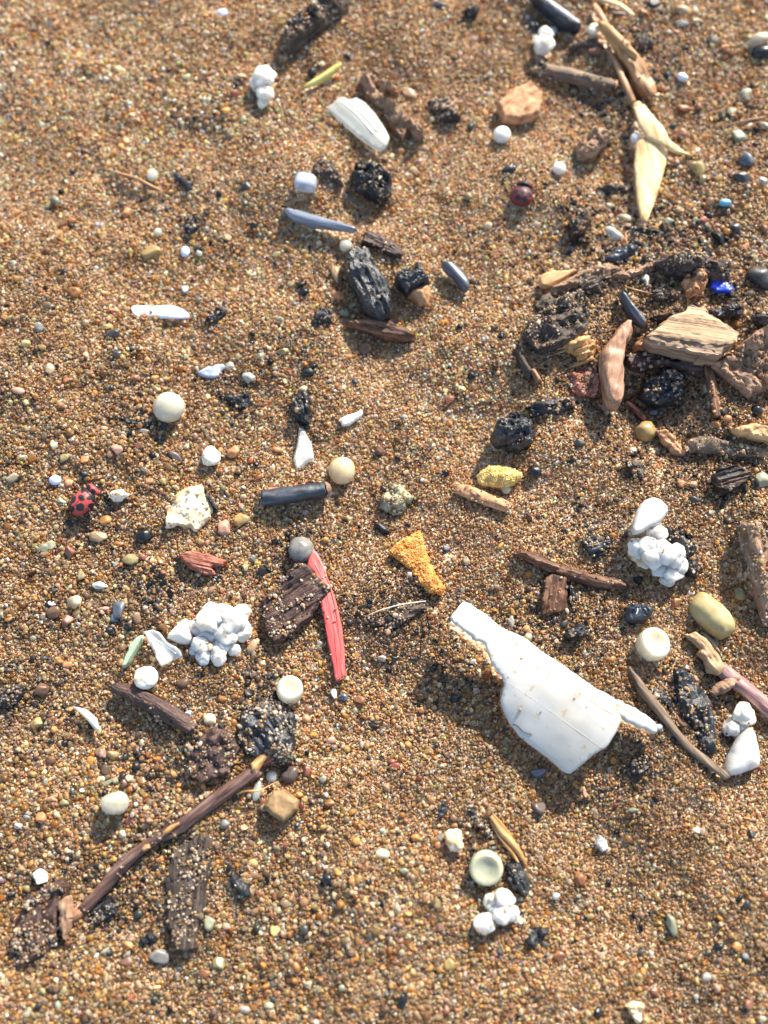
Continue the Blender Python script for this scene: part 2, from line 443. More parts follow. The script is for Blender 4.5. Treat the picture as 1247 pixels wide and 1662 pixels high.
def blob(px, py, rx, ry, rz=None, ang=0.0, up=0.35, lump=0.1, fine=0.02, cuts=0, power=1.0, lod=3, tilt=(0, 0), zabs=None, dimple=0.0, ridges=0.0, cutd=(0.55, 0.85)):
    """pebble, pellet or bead; rx, ry in photo pixels, rz in mm; ang = turn in the picture plane (degrees, anticlockwise)"""
    _seed[0] += 3; sd = _seed[0]
    k = px_mm(px, py); rx, ry = rx * k, ry * k
    if rz is None: rz = min(rx, ry) * 0.85
    V, F = ICO[lod]; V = V.copy()
    if power != 1: 
        V = np.sign(V) * np.abs(V) ** power
    q = V + sd * 3.1
    V = V * (1 + lump * fbm(q * 1.1, sd, 2) * 1.6 + fine * fbm(q * 5, sd + 5, 2) + ridges * noise(q * np.array([6, 1.2, 6]), sd))[:, None]
    if cuts:
        r = np.random.default_rng(sd)
        for _ in range(cuts):
            nrm = r.normal(size=3); nrm /= np.linalg.norm(nrm); dd = r.uniform(*cutd)
            t = V @ nrm; V = V - np.where(t > dd, t - dd, 0)[:, None] * nrm
    if dimple:
        rr = np.hypot(V[:, 0], V[:, 1]); V[:, 2] = np.where(V[:, 2] > 0, V[:, 2] - dimple * np.exp(-(rr / 0.5) ** 2), V[:, 2])
    V = V * np.array([rx, ry, rz])
    V = rot_e(V, tilt[0], tilt[1], math.radians(ang))
    half = np.abs(V[:, 2]).max()
    if zabs is None:
        _, _, zg = ground_at(px, py, half * up); zc = zg + half * up
    else: zc = zabs
    x, y = at(px, py, zc)
    return V + np.array([float(x), float(y), zc]), F

def _spline(P, n):
    P = np.asarray(P, float)
    if len(P) < 3:
        t = np.linspace(0, 1, n)[:, None]; return P[0] * (1 - t) + P[-1] * t
    Q = np.r_[2 * P[:1] - P[1:2], P, 2 * P[-1:] - P[-2:-1]]; out = []
    m = len(P) - 1
    for u in np.linspace(0, m - 1e-9, n):
        i = int(u); t = u - i; a, b, c, d = Q[i:i + 4]
        out.append(.5 * (2 * b + (c - a) * t + (2 * a - 5 * b + 4 * c - d) * t * t + (3 * b - a - 3 * c + d) * t ** 3))
    return np.array(out)

def tube(path, rad, lift=0.4, sides=14, flat=1.0, ridge=0.08, bend=0.0, jag=0.5, step=None, zs=None, free=False, hollow=0, fine=0.05):
    """twig along photo points; rad in px (one value per point); axis is stiff: heights follow the ends; zs = extra height in mm per point"""
    _seed[0] += 5; sd = _seed[0]
    rad = np.full(len(path), rad, float) if np.isscalar(rad) else np.asarray(rad, float)
    zs = np.zeros(len(path)) if zs is None else np.asarray(zs, float)
    C = []
    for (a, b), r, ze in zip(path, rad, zs):
        k = px_mm(a, b); x, y, zg = ground_at(a, b, r * k * lift + ze); C.append((x, y, zg + r * k * lift * flat + ze, r * k))
    C = np.array(C)
    if not free and len(C) > 2:
        t = np.r_[0, np.cumsum(np.hypot(*np.diff(C[:, :2], axis=0).T))]
        zl = np.polyval(np.polyfit(t, C[:, 2], 1), t); C[:, 2] = 0.25 * C[:, 2] + 0.75 * zl
    L = np.hypot(*np.diff(C[:, :2], axis=0).T).sum()
    n = max(6, int(L / (step or max(0.25, L / 60))))
    S = _spline(C, n)
    S[:, :2] += bend * np.c_[noise(p3(np.linspace(0, 5, n), np.zeros(n)), sd), noise(p3(np.linspace(0, 5, n), np.ones(n)), sd + 1)]
    T = np.gradient(S[:, :3], axis=0); T /= np.linalg.norm(T, axis=1)[:, None]
    up = np.array([0, 0, 1.0]); side = np.cross(T, up); side /= np.linalg.norm(side, axis=1)[:, None]; upv = np.cross(side, T)
    th = np.linspace(0, 2 * np.pi, sides, endpoint=False)
    V = []
    for i in range(n):
        r = S[i, 3]
        q = p3(np.cos(th) * 1.7 + sd, np.sin(th) * 1.7, i / n * L * 0.25)
        rr = r * (1 + ridge * 2.2 * fbm(q * np.array([1.6, 1.6, 1]), sd, 3) + fine * noise(p3(th * 4, np.full(sides, i * 0.9)), sd + 2))
        sh = np.zeros(sides)
        if i in (0, n - 1): sh = jag * r * noise(p3(np.cos(th) * 3, np.sin(th) * 3, i), sd + 4)
        V.append(S[i, :3] + side[i] * (np.cos(th) * rr)[:, None] + upv[i] * (np.sin(th) * rr * flat)[:, None] + T[i] * sh[:, None])
    V = np.concatenate(V)
    F = []
    for i in range(n - 1):
        for j in range(sides):
            j2 = (j + 1) % sides
            F.append((i * sides + j, i * sides + j2, (i + 1) * sides + j2, (i + 1) * sides + j)[::-1])
    for i, sgn in ((0, 1), (n - 1, -1)):
        r0 = S[i, 3] * 0.6
        base = len(V)
        V = np.r_[V, [S[i, :3] - sgn * T[i] * (-0.25 * r0)]]
        for j in range(sides):
            a, b = i * sides + j, i * sides + (j + 1) % sides
            F.append((base, b, a)[::-1] if sgn > 0 else (base, a, b)[::-1])
    a = math.atan2(*(S[-1, :2] - S[0, :2])[::-1])
    return (V, F), a

def label_ok(s): return 4 <= len(s.split()) <= 16

# ------------------------------------------------------------------ the setting: the sand sheet
gx0, gx1, gy0, gy1 = -240.0, 240.0, -240.0, 260.0
xs = np.arange(gx0, gx1 + .1, 1.6); ys = np.arange(gy0, gy1 + .1, 1.6)
GX, GY = np.meshgrid(xs, ys)
GZ = hgt(GX.ravel(), GY.ravel()) - 0.235
fd = np.clip(np.minimum.reduce([GX.ravel() - gx0, xs[-1] - GX.ravel(), GY.ravel() - gy0, ys[-1] - GY.ravel()]) / 60, 0, 1)
GZ = GZ * fd - .3 * (1 - fd)
gv = [tuple(v) for v in np.c_[GX.ravel(), GY.ravel(), GZ]]
nx, ny = len(xs), len(ys)
gf = [(j * nx + i, j * nx + i + 1, (j + 1) * nx + i + 1, (j + 1) * nx + i) for j in range(ny - 1) for i in range(nx - 1)]
# the same sheet runs on over the beach to the horizon
ring = [(0, 0), (nx - 1, 0), (nx - 1, ny - 1), (0, ny - 1)]
BIG = 60000.0
edge_ids = ([i for i in range(nx)], [j * nx + nx - 1 for j in range(ny)], [(ny - 1) * nx + i for i in range(nx)][::-1], [j * nx for j in range(ny)][::-1])
corners = [(-BIG, -BIG), (BIG, -BIG), (BIG, BIG), (-BIG, BIG)]
c0 = len(gv)
gv += [(x, y, -0.3) for x, y in corners]
for k, ids in enumerate(edge_ids):
    a, b = c0 + k, c0 + (k + 1) % 4
    half = len(ids) // 2
    for i in range(len(ids) - 1):
        gf.append((ids[i + 1], ids[i], a if i < half else b))
    gf.append((ids[half], a, b))
m_sand = bpy.data.materials.new('sand'); m_sand.use_nodes = True
nt = m_sand.node_tree; N, L = nt.nodes, nt.links
tc = N.new('ShaderNodeTexCoord')
vo = N.new('ShaderNodeTexVoronoi'); vo.inputs['Scale'].default_value = 1700
L.new(tc.outputs['Object'], vo.inputs['Vector'])
cr = N.new('ShaderNodeValToRGB'); cr.color_ramp.interpolation = 'CONSTANT'
e = cr.color_ramp.elements
for i, (p, c) in enumerate([(0, (0.34, 0.21, 0.11)), (0.2, (0.44, 0.27, 0.135)), (0.4, (0.50, 0.35, 0.21)), (0.6, (0.21, 0.125, 0.065)), (0.75, (0.56, 0.43, 0.29)), (0.9, (0.40, 0.2, 0.08))]):
    el = e[i] if i < 2 else e.new(p)
    el.position = p; el.color = (*c, 1)
sx = N.new('ShaderNodeSeparateColor'); L.new(vo.outputs['Color'], sx.inputs[0]); L.new(sx.outputs[0], cr.inputs[0])
L.new(cr.outputs[0], N['Principled BSDF'].inputs['Base Color'])
N['Principled BSDF'].inputs['Roughness'].default_value = 0.5
bp = N.new('ShaderNodeBump'); bp.inputs['Distance'].default_value = 0.0003; bp.inputs['Strength'].default_value = 1.0; bp.invert = True
L.new(vo.outputs['Distance'], bp.inputs['Height']); L.new(bp.outputs[0], N['Principled BSDF'].inputs['Normal'])
ground = bpy.data.objects.new('sand', raw_mesh('sand', gv, gf, m_sand)); place(ground)
ground['kind'] = 'structure'

# ------------------------------------------------------------------ chips, charcoal, shells: single plates
def chip(name, cat, label, crop, pts, thick, m, **kw):
    sandy = kw.pop('sandy', 0); sharp = kw.pop('sharp', None); group = kw.pop('group', None)
    VF, ang = slab(cp(crop, pts), thick, **kw)
    return add(name, VF, m, label, cat, group, ang=ang, sharp=sharp, sandy=sandy)

CH = dict(rough=0.38, fib=0.34, fscale=(.2, 2.6), step=0.22, jit=0.16, e0=0.5, sharp=30)            # charcoal habit
WD = dict(rough=0.14, fib=0.26, fscale=(.12, 2.8), jit=0.16, e0=0.66, edge=0.55, sharp=38)                       # split wood habit
SM = dict(rough=0.04, jit=0.03, smooth=1, e0=0.5, edge=0.35)                                  # worn, smooth
def C_(**k): return {**CH, **k}
def W_(**k): return {**WD, **k}
def S_(**k): return {**SM, **k}

chip('charcoal_piece', 'charcoal', 'large grooved black charcoal slab between the blue shell sliver and the brown driftwood sliver', 'E',
     [(440, 30), (450, -20), (480, -38), (560, -30), (600, 60), (650, 120), (670, 200), (672, 290), (620, 312), (540, 272), (490, 160), (450, 100)], 3.2, 'charcoal', **C_(lift=1.0, fib=0.6, fscale=(.15, 3.2), rough=.16, step=.1, sandy=0.06))
chip('charcoal_piece', 'charcoal', 'knobbly dark charcoal lump with sandy top below the ribbed white shell', 'B',
     [(470, 860), (495, 790), (525, 740), (545, 790), (640, 800), (670, 860), (660, 930), (610, 965), (580, 930), (500, 900)], 3.6, 'charcoal', **C_(lift=0.8, rough=.6, sandy=0.5))
chip('charcoal_piece', 'charcoal', 'small dark charcoal flake right of the square milky pebble', 'B',
     [(285, 800), (330, 760), (385, 770), (430, 860), (440, 880), (380, 870), (300, 840)], 1.7, 'char_bark', **C_(sandy=0.35))
chip('bark_fragment', 'bark', 'dark brown bark flake lying along the top of the large charcoal slab', 'B',
     [(540, 1120), (580, 1115), (680, 1160), (730, 1220), (720, 1245), (650, 1230), (600, 1190), (520, 1170)], 1.5, 'bark_dark', **W_(sandy=0.35))
chip('charcoal_piece', 'charcoal', 'glossy black charcoal nugget left of the reddish brown stick, with pale grains on top', 'P',
     [(798, 705), (808, 682), (835, 664), (856, 671), (872, 695), (866, 715), (845, 731), (820, 723), (802, 716)], 3.4, 'charcoal', **C_(lift=.95, sandy=0.08))
chip('charcoal_piece', 'charcoal', 'small notched black charcoal piece above the clear kite shaped flake', 'E',
     [(170, 690), (205, 670), (215, 690), (240, 670), (270, 668), (275, 700), (285, 780), (275, 825), (210, 810), (180, 740)], 2.0, 'charcoal', **C_(rough=.6, sandy=0.25))
chip('charcoal_piece', 'charcoal', 'broad rounded black charcoal piece under the yellow tip of the long brown twig', 'P',
     [(382, 1178), (393, 1146), (428, 1132), (460, 1140), (478, 1160), (480, 1205), (470, 1242), (440, 1238), (405, 1228), (388, 1210)], 2.6, 'charcoal', **C_(lift=.65, rough=.25, fib=.2, sandy=0.55))
chip('charcoal_piece', 'charcoal', 'flaky black charcoal slab between the thin tan twig and the broken purple twig', 'I',
     [(790, 790), (850, 780), (900, 840), (960, 920), (990, 1000), (1000, 1100), (1000, 1200), (930, 1190), (900, 1090), (830, 1000), (800, 900)], 1.8, 'charcoal', **C_(fib=.5, sandy=0.3))
chip('charcoal_piece', 'charcoal', 'sandy black charcoal scrap left of the flaky slab, under the thin tan twig', 'I',
     [(640, 880), (740, 880), (790, 950), (800, 1000), (730, 950), (670, 930)], 1.0, 'charcoal', **C_(lift=.5, sandy=0.6))
chip('charcoal_piece', 'charcoal', 'crumbly black charcoal bit left of the veined black stone', 'I',
     [(270, 620), (300, 580), (360, 565), (382, 600), (350, 650), (285, 650)], 1.8, 'charcoal', **C_(rough=.6, sandy=.2))
chip('charcoal_piece', 'charcoal', 'flat black charcoal sliver below the four bead foam cluster near the bottom', 'L',
     [(70, 850), (110, 795), (150, 785), (195, 800), (160, 850), (110, 890)], 1.4, 'charcoal', **C_(fib=.1))
chip('charcoal_piece', 'charcoal', 'black charcoal strip right of the greenish dimpled pellet near the bottom', 'P',
     [(824, 1402), (845, 1395), (857, 1422), (865, 1442), (855, 1457), (834, 1444), (822, 1430)], 1.9, 'charcoal', **C_(sandy=0.15))
chip('charcoal_piece', 'charcoal', 'black charcoal crumb tucked left of the large grooved charcoal slab', 'E',
     [(280, 330), (300, 280), (360, 255), (385, 290), (380, 330), (330, 345), (290, 355)], 1.8, 'charcoal', **C_(rough=.6, sandy=0.3))
chip('charcoal_piece', 'charcoal', 'black charcoal flake with a hollow beside the white spotted pebble', 'D',
     [(1050, 690), (1130, 678), (1190, 668), (1208, 710), (1180, 755), (1130, 740), (1100, 712)], 1.6, 'charcoal', **C_(rough=.7, sandy=0.25))
chip('charcoal_piece', 'charcoal', 'charcoal crumbs right of the long white film strip', 'D',
     [(985, 315), (1030, 270), (1080, 235), (1090, 285), (1060, 320), (1020, 335)], 1.5, 'charcoal', **C_(rough=.7, sandy=0.3))
chip('charcoal_piece', 'charcoal', 'curved sandy black charcoal piece hugging the right side of the white foam lump', 'I',
     [(750, 110), (840, 100), (890, 150), (920, 260), (910, 345), (870, 335), (845, 260), (790, 190), (760, 150)], 2.2, 'charcoal', **C_(rough=.6, sandy=0.5))
chip('charcoal_piece', 'charcoal', 'triangular sandy charcoal chunk below the big tan wood chip', 'F',
     [(630, 680), (660, 620), (730, 560), (800, 545), (840, 600), (840, 700), (780, 725), (690, 722)], 2.8, 'charcoal', **C_(lift=.7, sandy=0.5))
chip('charcoal_piece', 'charcoal', 'narrow sandy black charcoal piece right of the glossy black nugget', 'F',
     [(80, 735), (180, 695), (310, 690), (320, 740), (230, 770), (110, 785)], 1.8, 'charcoal', **C_(rough=.5, sandy=0.7))
chip('charcoal_piece', 'charcoal', 'tiny black charcoal rod in the upper left beside the white bead', 'A',
     [(828, 825), (850, 820), (900, 870), (935, 880), (930, 915), (905, 920), (885, 885), (840, 850)], 1.3, 'charcoal', **C_(fib=.1))
chip('charcoal_piece', 'charcoal', 'crumbled charcoal speck with a yellow grain, left of the blue shell sliver', 'A',
     [(895, 1050), (940, 1035), (970, 1060), (950, 1100), (920, 1120), (895, 1090)], 1.3, 'charcoal', **C_(rough=.7, sandy=.5))
chip('charcoal_piece', 'charcoal', 'little striped charcoal scrap in the lower left, right of the sandy dark plank', 'J',
     [(1110, 510), (1150, 530), (1200, 590), (1210, 640), (1150, 635), (1115, 580)], 1.3, 'charcoal', **C_(fib=.4, sandy=.25))
chip('charcoal_piece', 'charcoal', 'black crumbly charcoal patch under the lower end of the long brown twig', 'J',
     [(410, 740), (470, 660), (560, 640), (590, 670), (540, 750), (450, 790)], 1.2, 'charcoal', **C_(lift=.5, rough=.7, sandy=.6))
chip('charcoal_piece', 'charcoal', 'pair of joined black charcoal crumbs left of the cloudy grey pebble', 'J',
     [(650, 870), (680, 835), (720, 812), (755, 835), (750, 860), (715, 865), (700, 890), (665, 895)], 1.5, 'charcoal', **C_(rough=.6))
chip('charcoal_piece', 'charcoal', 'black charcoal chip with a shiny face by the tan foam bit near the bottom', 'K',
     [(875, 225), (905, 190), (930, 185), (940, 235), (900, 268)], 1.6, 'charcoal', **C_(fib=.1))
chip('charcoal_piece', 'charcoal', 'sandy dark charcoal strip running up from the greenish dimpled pellet', 'K',
     [(1040, 215), (1075, 205), (1110, 280), (1160, 330), (1170, 370), (1110, 350), (1060, 290)], 1.1, 'charcoal', **C_(lift=.5, sandy=.6))
chip('charcoal_piece', 'charcoal', 'small black splinter just above the orange foam wedge', 'H',
     [(585, 85), (610, 82), (668, 122), (662, 142), (625, 135)], 1.1, 'charcoal', **C_(fib=.25, rough=.1))
chip('charcoal_piece', 'charcoal', 'sandy charcoal scrap at the left edge, level with the curved clear shard', 'G',
     [(-20, 970), (0, 900), (80, 860), (130, 880), (100, 930), (40, 980)], 1.8, 'charcoal', **C_(sandy=.6))
chip('charcoal_piece', 'charcoal', 'sandy dark scrap with black flecks in the middle, above the big white shard', 'H',
     [(560, 560), (620, 520), (720, 490), (830, 470), (840, 500), (760, 540), (680, 595), (600, 590)], 0.9, 'char_bark', **C_(lift=.5, sandy=.65))
chip('charcoal_piece', 'charcoal', 'dark crumbled scrap under the narrow tip of the big white shard', 'I',
     [(600, 1215), (650, 1200), (680, 1240), (660, 1290), (610, 1300), (580, 1260)], 1.0, 'charcoal', **C_(rough=.7, sandy=.5))
chip('charcoal_piece', 'charcoal', 'black sandy scrap beside the square brown wood chip', 'I',
     [(280, 385), (310, 390), (338, 450), (310, 500), (290, 470)], 1.4, 'charcoal', **C_(sandy=.5))
chip('charcoal_piece', 'charcoal', 'sandy black scrap above the sand tipped brown splinter', 'I',
     [(350, 170), (400, 140), (480, 130), (510, 180), (470, 240), (400, 250)], 1.0, 'charcoal', **C_(lift=.5, sandy=.65))
chip('charcoal_piece', 'charcoal', 'black scraps in a thin line left of the milky round pellet', 'D',
     [(565, 800), (600, 795), (660, 812), (735, 815), (730, 835), (690, 830), (620, 828)], 0.9, 'charcoal', **C_(rough=.7, sandy=.3))
chip('charcoal_piece', 'charcoal', 'dark sand coated lump right of the tan pebble near the top centre', 'B',
     [(850, 480), (920, 455), (1000, 530), (1010, 572), (930, 578), (870, 540)], 2.4, 'char_bark', **C_(sandy=.7))
chip('charcoal_piece', 'charcoal', 'dark lump at the top edge, right of centre', 'B',
     [(1020, 40), (1050, 15), (1090, 30), (1085, 70), (1040, 80)], 2.0, 'charcoal', **C_(sandy=.4))
chip('charcoal_piece', 'charcoal', 'thin black charcoal shard beneath the tip of the straw blade', 'C',
     [(450, 1245), (520, 1190), (590, 1165), (630, 1190), (600, 1230), (520, 1262)], 1.6, 'charcoal_slate', **C_(fib=.1, rough=.2))
chip('charcoal_piece', 'charcoal', 'black sandy sliver left of the straw blade', 'C',
     [(440, 900), (470, 880), (560, 890), (605, 900), (580, 935), (480, 935)], 2.0, 'char_bark', **C_(sandy=.5))
chip('charcoal_piece', 'charcoal', 'thin black charcoal line right of the pointed tip of the straw blade', 'C',
     [(560, 1085), (620, 1090), (725, 1110), (720, 1130), (640, 1125), (560, 1105)], 1.2, 'charcoal', **C_(sandy=.3))
chip('charcoal_piece', 'charcoal', 'dark reddish black lump between the second ladybird and the black shards', 'C',
     [(280, 1080), (320, 1030), (370, 1010), (400, 1050), (370, 1120), (310, 1150)], 2.2, 'char_brown', **C_(sandy=.5))
chip('charcoal_piece', 'charcoal', 'small fluted black piece left of the white foam beads at the top right', 'C',
     [(85, 130), (110, 90), (140, 100), (145, 140), (115, 165)], 1.5, 'charcoal', **C_(sandy=.2))
chip('charcoal_piece', 'charcoal', 'dark tangle of sandy scraps at the foot of the frayed stalk', 'C',
     [(600, 190), (640, 150), (690, 170), (700, 220), (660, 245), (610, 230)], 1.6, 'char_bark', **C_(sandy=.5))
chip('charcoal_piece', 'charcoal', 'black charcoal stick behind the top right corner of the big tan wood chip', 'F',
     [(950, 275), (1100, 245), (1138, 265), (1120, 305), (1000, 310)], 2.4, 'charcoal', **C_(lift=.7, fib=.4))
chip('charcoal_piece', 'charcoal', 'flat black wood strip behind the left corner of the big tan wood chip', 'F',
     [(690, 300), (830, 265), (855, 280), (780, 312), (700, 332)], 1.9, 'char_brown', **C_(lift=.7, fib=.4))
chip('charcoal_piece', 'charcoal', 'black shard at the right edge above the brown bark chunk', 'F',
     [(1165, 310), (1250, 285), (1280, 350), (1200, 355)], 2.0, 'charcoal', **C_(sandy=.3))
chip('charcoal_piece', 'charcoal', 'crumbly black scrap above the white foam tab on the right', 'F',
     [(560, 1000), (620, 980), (660, 1040), (650, 1100), (600, 1090)], 1.2, 'char_bark', **C_(sandy=.5))
chip('mussel_shard', 'shell', 'slate black mussel shard at the top right', 'C',
     [(90, -30), (180, -5), (270, 45), (352, 130), (330, 152), (260, 125), (200, 80), (140, 30)], 1.9, 'charcoal_slate', **S_(lift=.8, curve=.6, sharp=40))
chip('charred_chip', 'wood chip', 'black charred chip with orange brown streaks at the right', 'F',
     [(970, 1080), (1010, 1030), (1100, 1020), (1175, 1060), (1140, 1110), (1060, 1160), (1000, 1140)], 2.6, 'char_brown', **W_(fib=.4, lift=.7, sandy=.1))

w1 = [(650, 420), (700, 375), (750, 330), (790, 300), (850, 285), (860, 258), (940, 268), (960, 300), (1030, 340), (1095, 390), (1102, 430), (1040, 475), (1000, 522), (940, 520), (820, 480), (700, 455)]
w2 = [(660, 402), (712, 368), (790, 302), (850, 287), (860, 260), (940, 270), (960, 302), (1030, 342), (1096, 392), (1098, 428), (1010, 448), (900, 432), (780, 410), (700, 400)]
x_, y_, z_ = ground_at(*cp('F', [(880, 400)])[0]); WA = math.radians(-10)
R = root('wood_chip', (x_, y_, z_), WA, 'big tan weathered wood chip at the right, the largest of the pale chips', 'wood chip')
VF, _ = slab(cp('F', w1), 3.0, **{k: v for k, v in W_(lift=1.1, ang=WA, fib=.3, fscale=(.06, 4.0), rough=.06, e0=.8, edge=.35).items() if k != 'sharp'}); add('lower_layer', VF, 'wood_brown_pale', parent=R, sharp=38)
VF, _ = slab(cp('F', w2), .8, **{k: v for k, v in W_(lift=1.0, ang=WA, fib=.22, fscale=(.05, 4.5), rough=.05, e0=.85, edge=.2, jit=.14, z=z_ + 3.0).items() if k != 'sharp'}); add('upper_layer', VF, 'wood_tan', parent=R, sharp=38)
chip('bark_chunk', 'bark', 'brown layered bark chunk at the right edge', 'F',
     [(1080, 480), (1130, 430), (1200, 370), (1290, 360), (1300, 620), (1240, 640), (1180, 560), (1110, 520)], 3.6, 'bark_brown', **W_(lift=.9, rough=.5, step=.3, fib=.3, sandy=.18))
chip('bark_chunk', 'bark', 'lower brown bark flap under the layered chunk at the right edge', 'F',
     [(980, 535), (1060, 480), (1110, 520), (1180, 570), (1240, 655), (1150, 702), (1090, 640), (1020, 580)], 2.4, 'bark_brown', **W_(lift=.8, rough=.4, step=.2, fib=.3, sandy=.15))
chip('wood_stick', 'wood', 'smooth reddish brown bent stick standing left of the triangular charcoal chunk', 'F',
     [(445, 460), (500, 400), (530, 345), (560, 325), (595, 330), (602, 390), (565, 440), (555, 520), (558, 640), (550, 720), (510, 750), (470, 720), (450, 600), (438, 520)],
     3.2, 'wood_red', **S_(smooth=1, lift=1.0, fib=.08, e0=.25, rough=.08))
chip('wood_chip', 'wood chip', 'orange brown flat wood chip in the upper right', 'C',
     [(-58, 500), (0, 440), (100, 395), (162, 455), (148, 545), (60, 577), (-20, 582)], 2.2, 'wood_orange', **W_(lift=.95, rough=.1, fib=.05, edge=.4, e0=.7))
chip('bark_fragment', 'bark', 'ragged brown bark chip left of the straw blade', 'C',
     [(310, 720), (350, 670), (440, 610), (495, 640), (470, 690), (400, 757), (340, 762)], 2.4, 'bark_brown', **W_(lift=.85, rough=.4, step=.3, sandy=.12))
chip('bark_fragment', 'bark', 'crumpled brown bark strip behind the ribbed white shell', 'B',
     [(515, 390), (560, 370), (640, 390), (700, 410), (700, 440), (640, 425), (625, 465), (700, 520), (800, 590), (832, 650), (800, 662), (745, 600), (722, 660), (660, 585), (600, 500), (550, 470)],
     2.4, 'bark_brown', **W_(lift=.7, rough=.6, step=.4, sandy=.35, s=.28))
chip('driftwood_sliver', 'wood', 'brown driftwood sliver with dark groove below the large charcoal slab', 'E',
     [(440, 345), (480, 325), (570, 306), (640, 316), (690, 345), (760, 380), (792, 400), (770, 422), (700, 418), (620, 405), (560, 380), (500, 362)], 2.2, 'wood_brown', **W_(lift=.9, fib=.5, tilt=(0, .1)))
chip('wood_chip', 'wood chip', 'reddish split wood chip right of the olive pebble on the left', 'G',
     [(860, 240), (930, 213), (1010, 238), (1102, 270), (1082, 292), (1020, 300), (1042, 327), (980, 332), (890, 290)], 1.7, 'wood_russet', **W_(lift=.7, fib=.35, sandy=.06))
chip('wood_splinter', 'wood', 'long brown ridged splinter with sandy end above the square brown chip', 'I',
     [(20, 225), (60, 213), (130, 235), (270, 290), (400, 330), (520, 350), (585, 378), (560, 410), (430, 395), (350, 372), (270, 347), (180, 312), (90, 270)], 1.9, 'wood_brown', **W_(lift=.8, fib=.55, fscale=(.15, 2.6), sandy=.1))
chip('wood_chip', 'wood chip', 'square brown wood chip sunk in sand above the big white shard', 'I',
     [(150, 470), (170, 380), (188, 335), (272, 335), (278, 400), (292, 515), (230, 525), (150, 540)], 1.5, 'wood_brown', **W_(lift=.6, ang=math.radians(80), fib=.2, sandy=.12, tilt=(.1, 0)))
chip('bark_fragment', 'bark', 'dark ridged bark square partly covering the red plastic strip', 'H',
     [(48, 460), (110, 390), (215, 272), (262, 285), (330, 350), (388, 402), (330, 470), (270, 560), (200, 620), (110, 672), (58, 600)], 2.0, 'bark_dark', **W_(lift=.85, ang=math.radians(35), fib=.4, edge=.5, e0=.7, sandy=.5))
chip('wood_chip', 'wood chip', 'thin light tan chip at the left end of the fibrous strip', 'F',
     [(140, 125), (170, 90), (280, 83), (335, 75), (300, 105), (230, 150), (185, 172), (150, 165)], 1.2, 'wood_light', **S_(lift=.9))
chip('wood_fibre', 'wood', 'golden brown fibrous strip above the sand covered bark on the right', 'F',
     [(200, 172), (300, 110), (400, 62), (480, 48), (560, 90), (640, 60), (700, 50), (690, 82), (580, 130), (480, 115), (380, 152), (300, 172), (220, 202)], 1.5, 'bark_brown', **W_(lift=.7, fib=.6, rough=.4, sandy=.45))
chip('bark_fragment', 'bark', 'large dark bark slab buried under sand left of the reddish stick', 'F',
     [(70, 400), (90, 330), (200, 240), (330, 180), (392, 230), (382, 330), (372, 400), (250, 450), (150, 470)], 2.4, 'char_bark', **W_(lift=.75, rough=.5, step=.3, sandy=.5))
chip('wood_chip', 'wood', 'tan wood scrap at the right edge below the bark chunk', 'F',
     [(1060, 842), (1130, 835), (1190, 822), (1280, 850), (1280, 915), (1190, 890), (1110, 872)], 2.0, 'wood_light', **W_(lift=.9, rough=.3, sandy=.08))
chip('bark_fragment', 'bark', 'sandy brown wedge right of the yellowish blurred pebble', 'F',
     [(710, 860), (760, 850), (830, 930), (852, 982), (800, 972), (750, 922)], 1.6, 'wood_orange', **W_(lift=.7, rough=.4, sandy=.5))
chip('bark_fragment', 'bark', 'dark reddish bark patch beside the broad rounded charcoal piece', 'P',
     [(303, 1252), (315, 1202), (345, 1180), (378, 1186), (388, 1216), (372, 1252), (330, 1272)], 1.3, 'bark_dark', **W_(lift=.55, rough=.5, sandy=.5))
chip('driftwood_piece', 'wood', 'sand covered dark wood piece in the lower left corner', 'J',
     [(55, 890), (85, 760), (130, 640), (230, 580), (292, 550), (322, 600), (292, 700), (282, 850), (200, 955), (100, 965)], 2.6, 'bark_dark', **W_(lift=.7, rough=.3, sandy=.6))
chip('driftwood_plank', 'wood', 'sand covered dark plank below the long brown twig', 'J',
     [(835, 410), (950, 330), (1027, 360), (1005, 560), (985, 700), (945, 885), (890, 912), (840, 880), (800, 760), (800, 560)], 1.5, 'char_bark', **W_(lift=.6, ang=math.radians(82), fib=.4, sandy=.55))
chip('wood_chip', 'wood chip', 'short rusty brown chip at the lower end of the long brown twig', 'J',
     [(285, 660), (320, 640), (347, 700), (342, 790), (312, 852), (288, 780)], 2.6, 'bark_brown', **W_(lift=.85, fib=.3, sandy=.15))
chip('driftwood_log', 'wood', 'dark sand crusted log piece at the top edge, left of centre', 'B',
     [(118, 140), (200, 60), (300, 0), (330, -60), (480, -60), (442, 20), (330, 110), (270, 150), (190, 228), (132, 200)], 5.0, 'char_bark', **C_(lift=.8, rough=.3, sandy=.6, e0=.2, edge=4))
chip('driftwood_log', 'wood', 'dark sand crusted log piece above the blue plastic scrap', 'F',
     [(700, 30), (760, -25), (900, -35), (1040, 10), (1087, 50), (1077, 100), (1040, 132), (960, 102), (850, 105), (770, 75)], 4.6, 'char_bark', **C_(lift=.8, rough=.25, sandy=.55, e0=.2, edge=4))
chip('bark_fragment', 'bark', 'orange brown crumbly lump left of the blue plastic scrap', 'F',
     [(830, 130), (870, 85), (930, 90), (955, 140), (930, 200), (860, 205)], 2.6, 'wood_orange', **W_(lift=.7, rough=.6, sandy=.5))

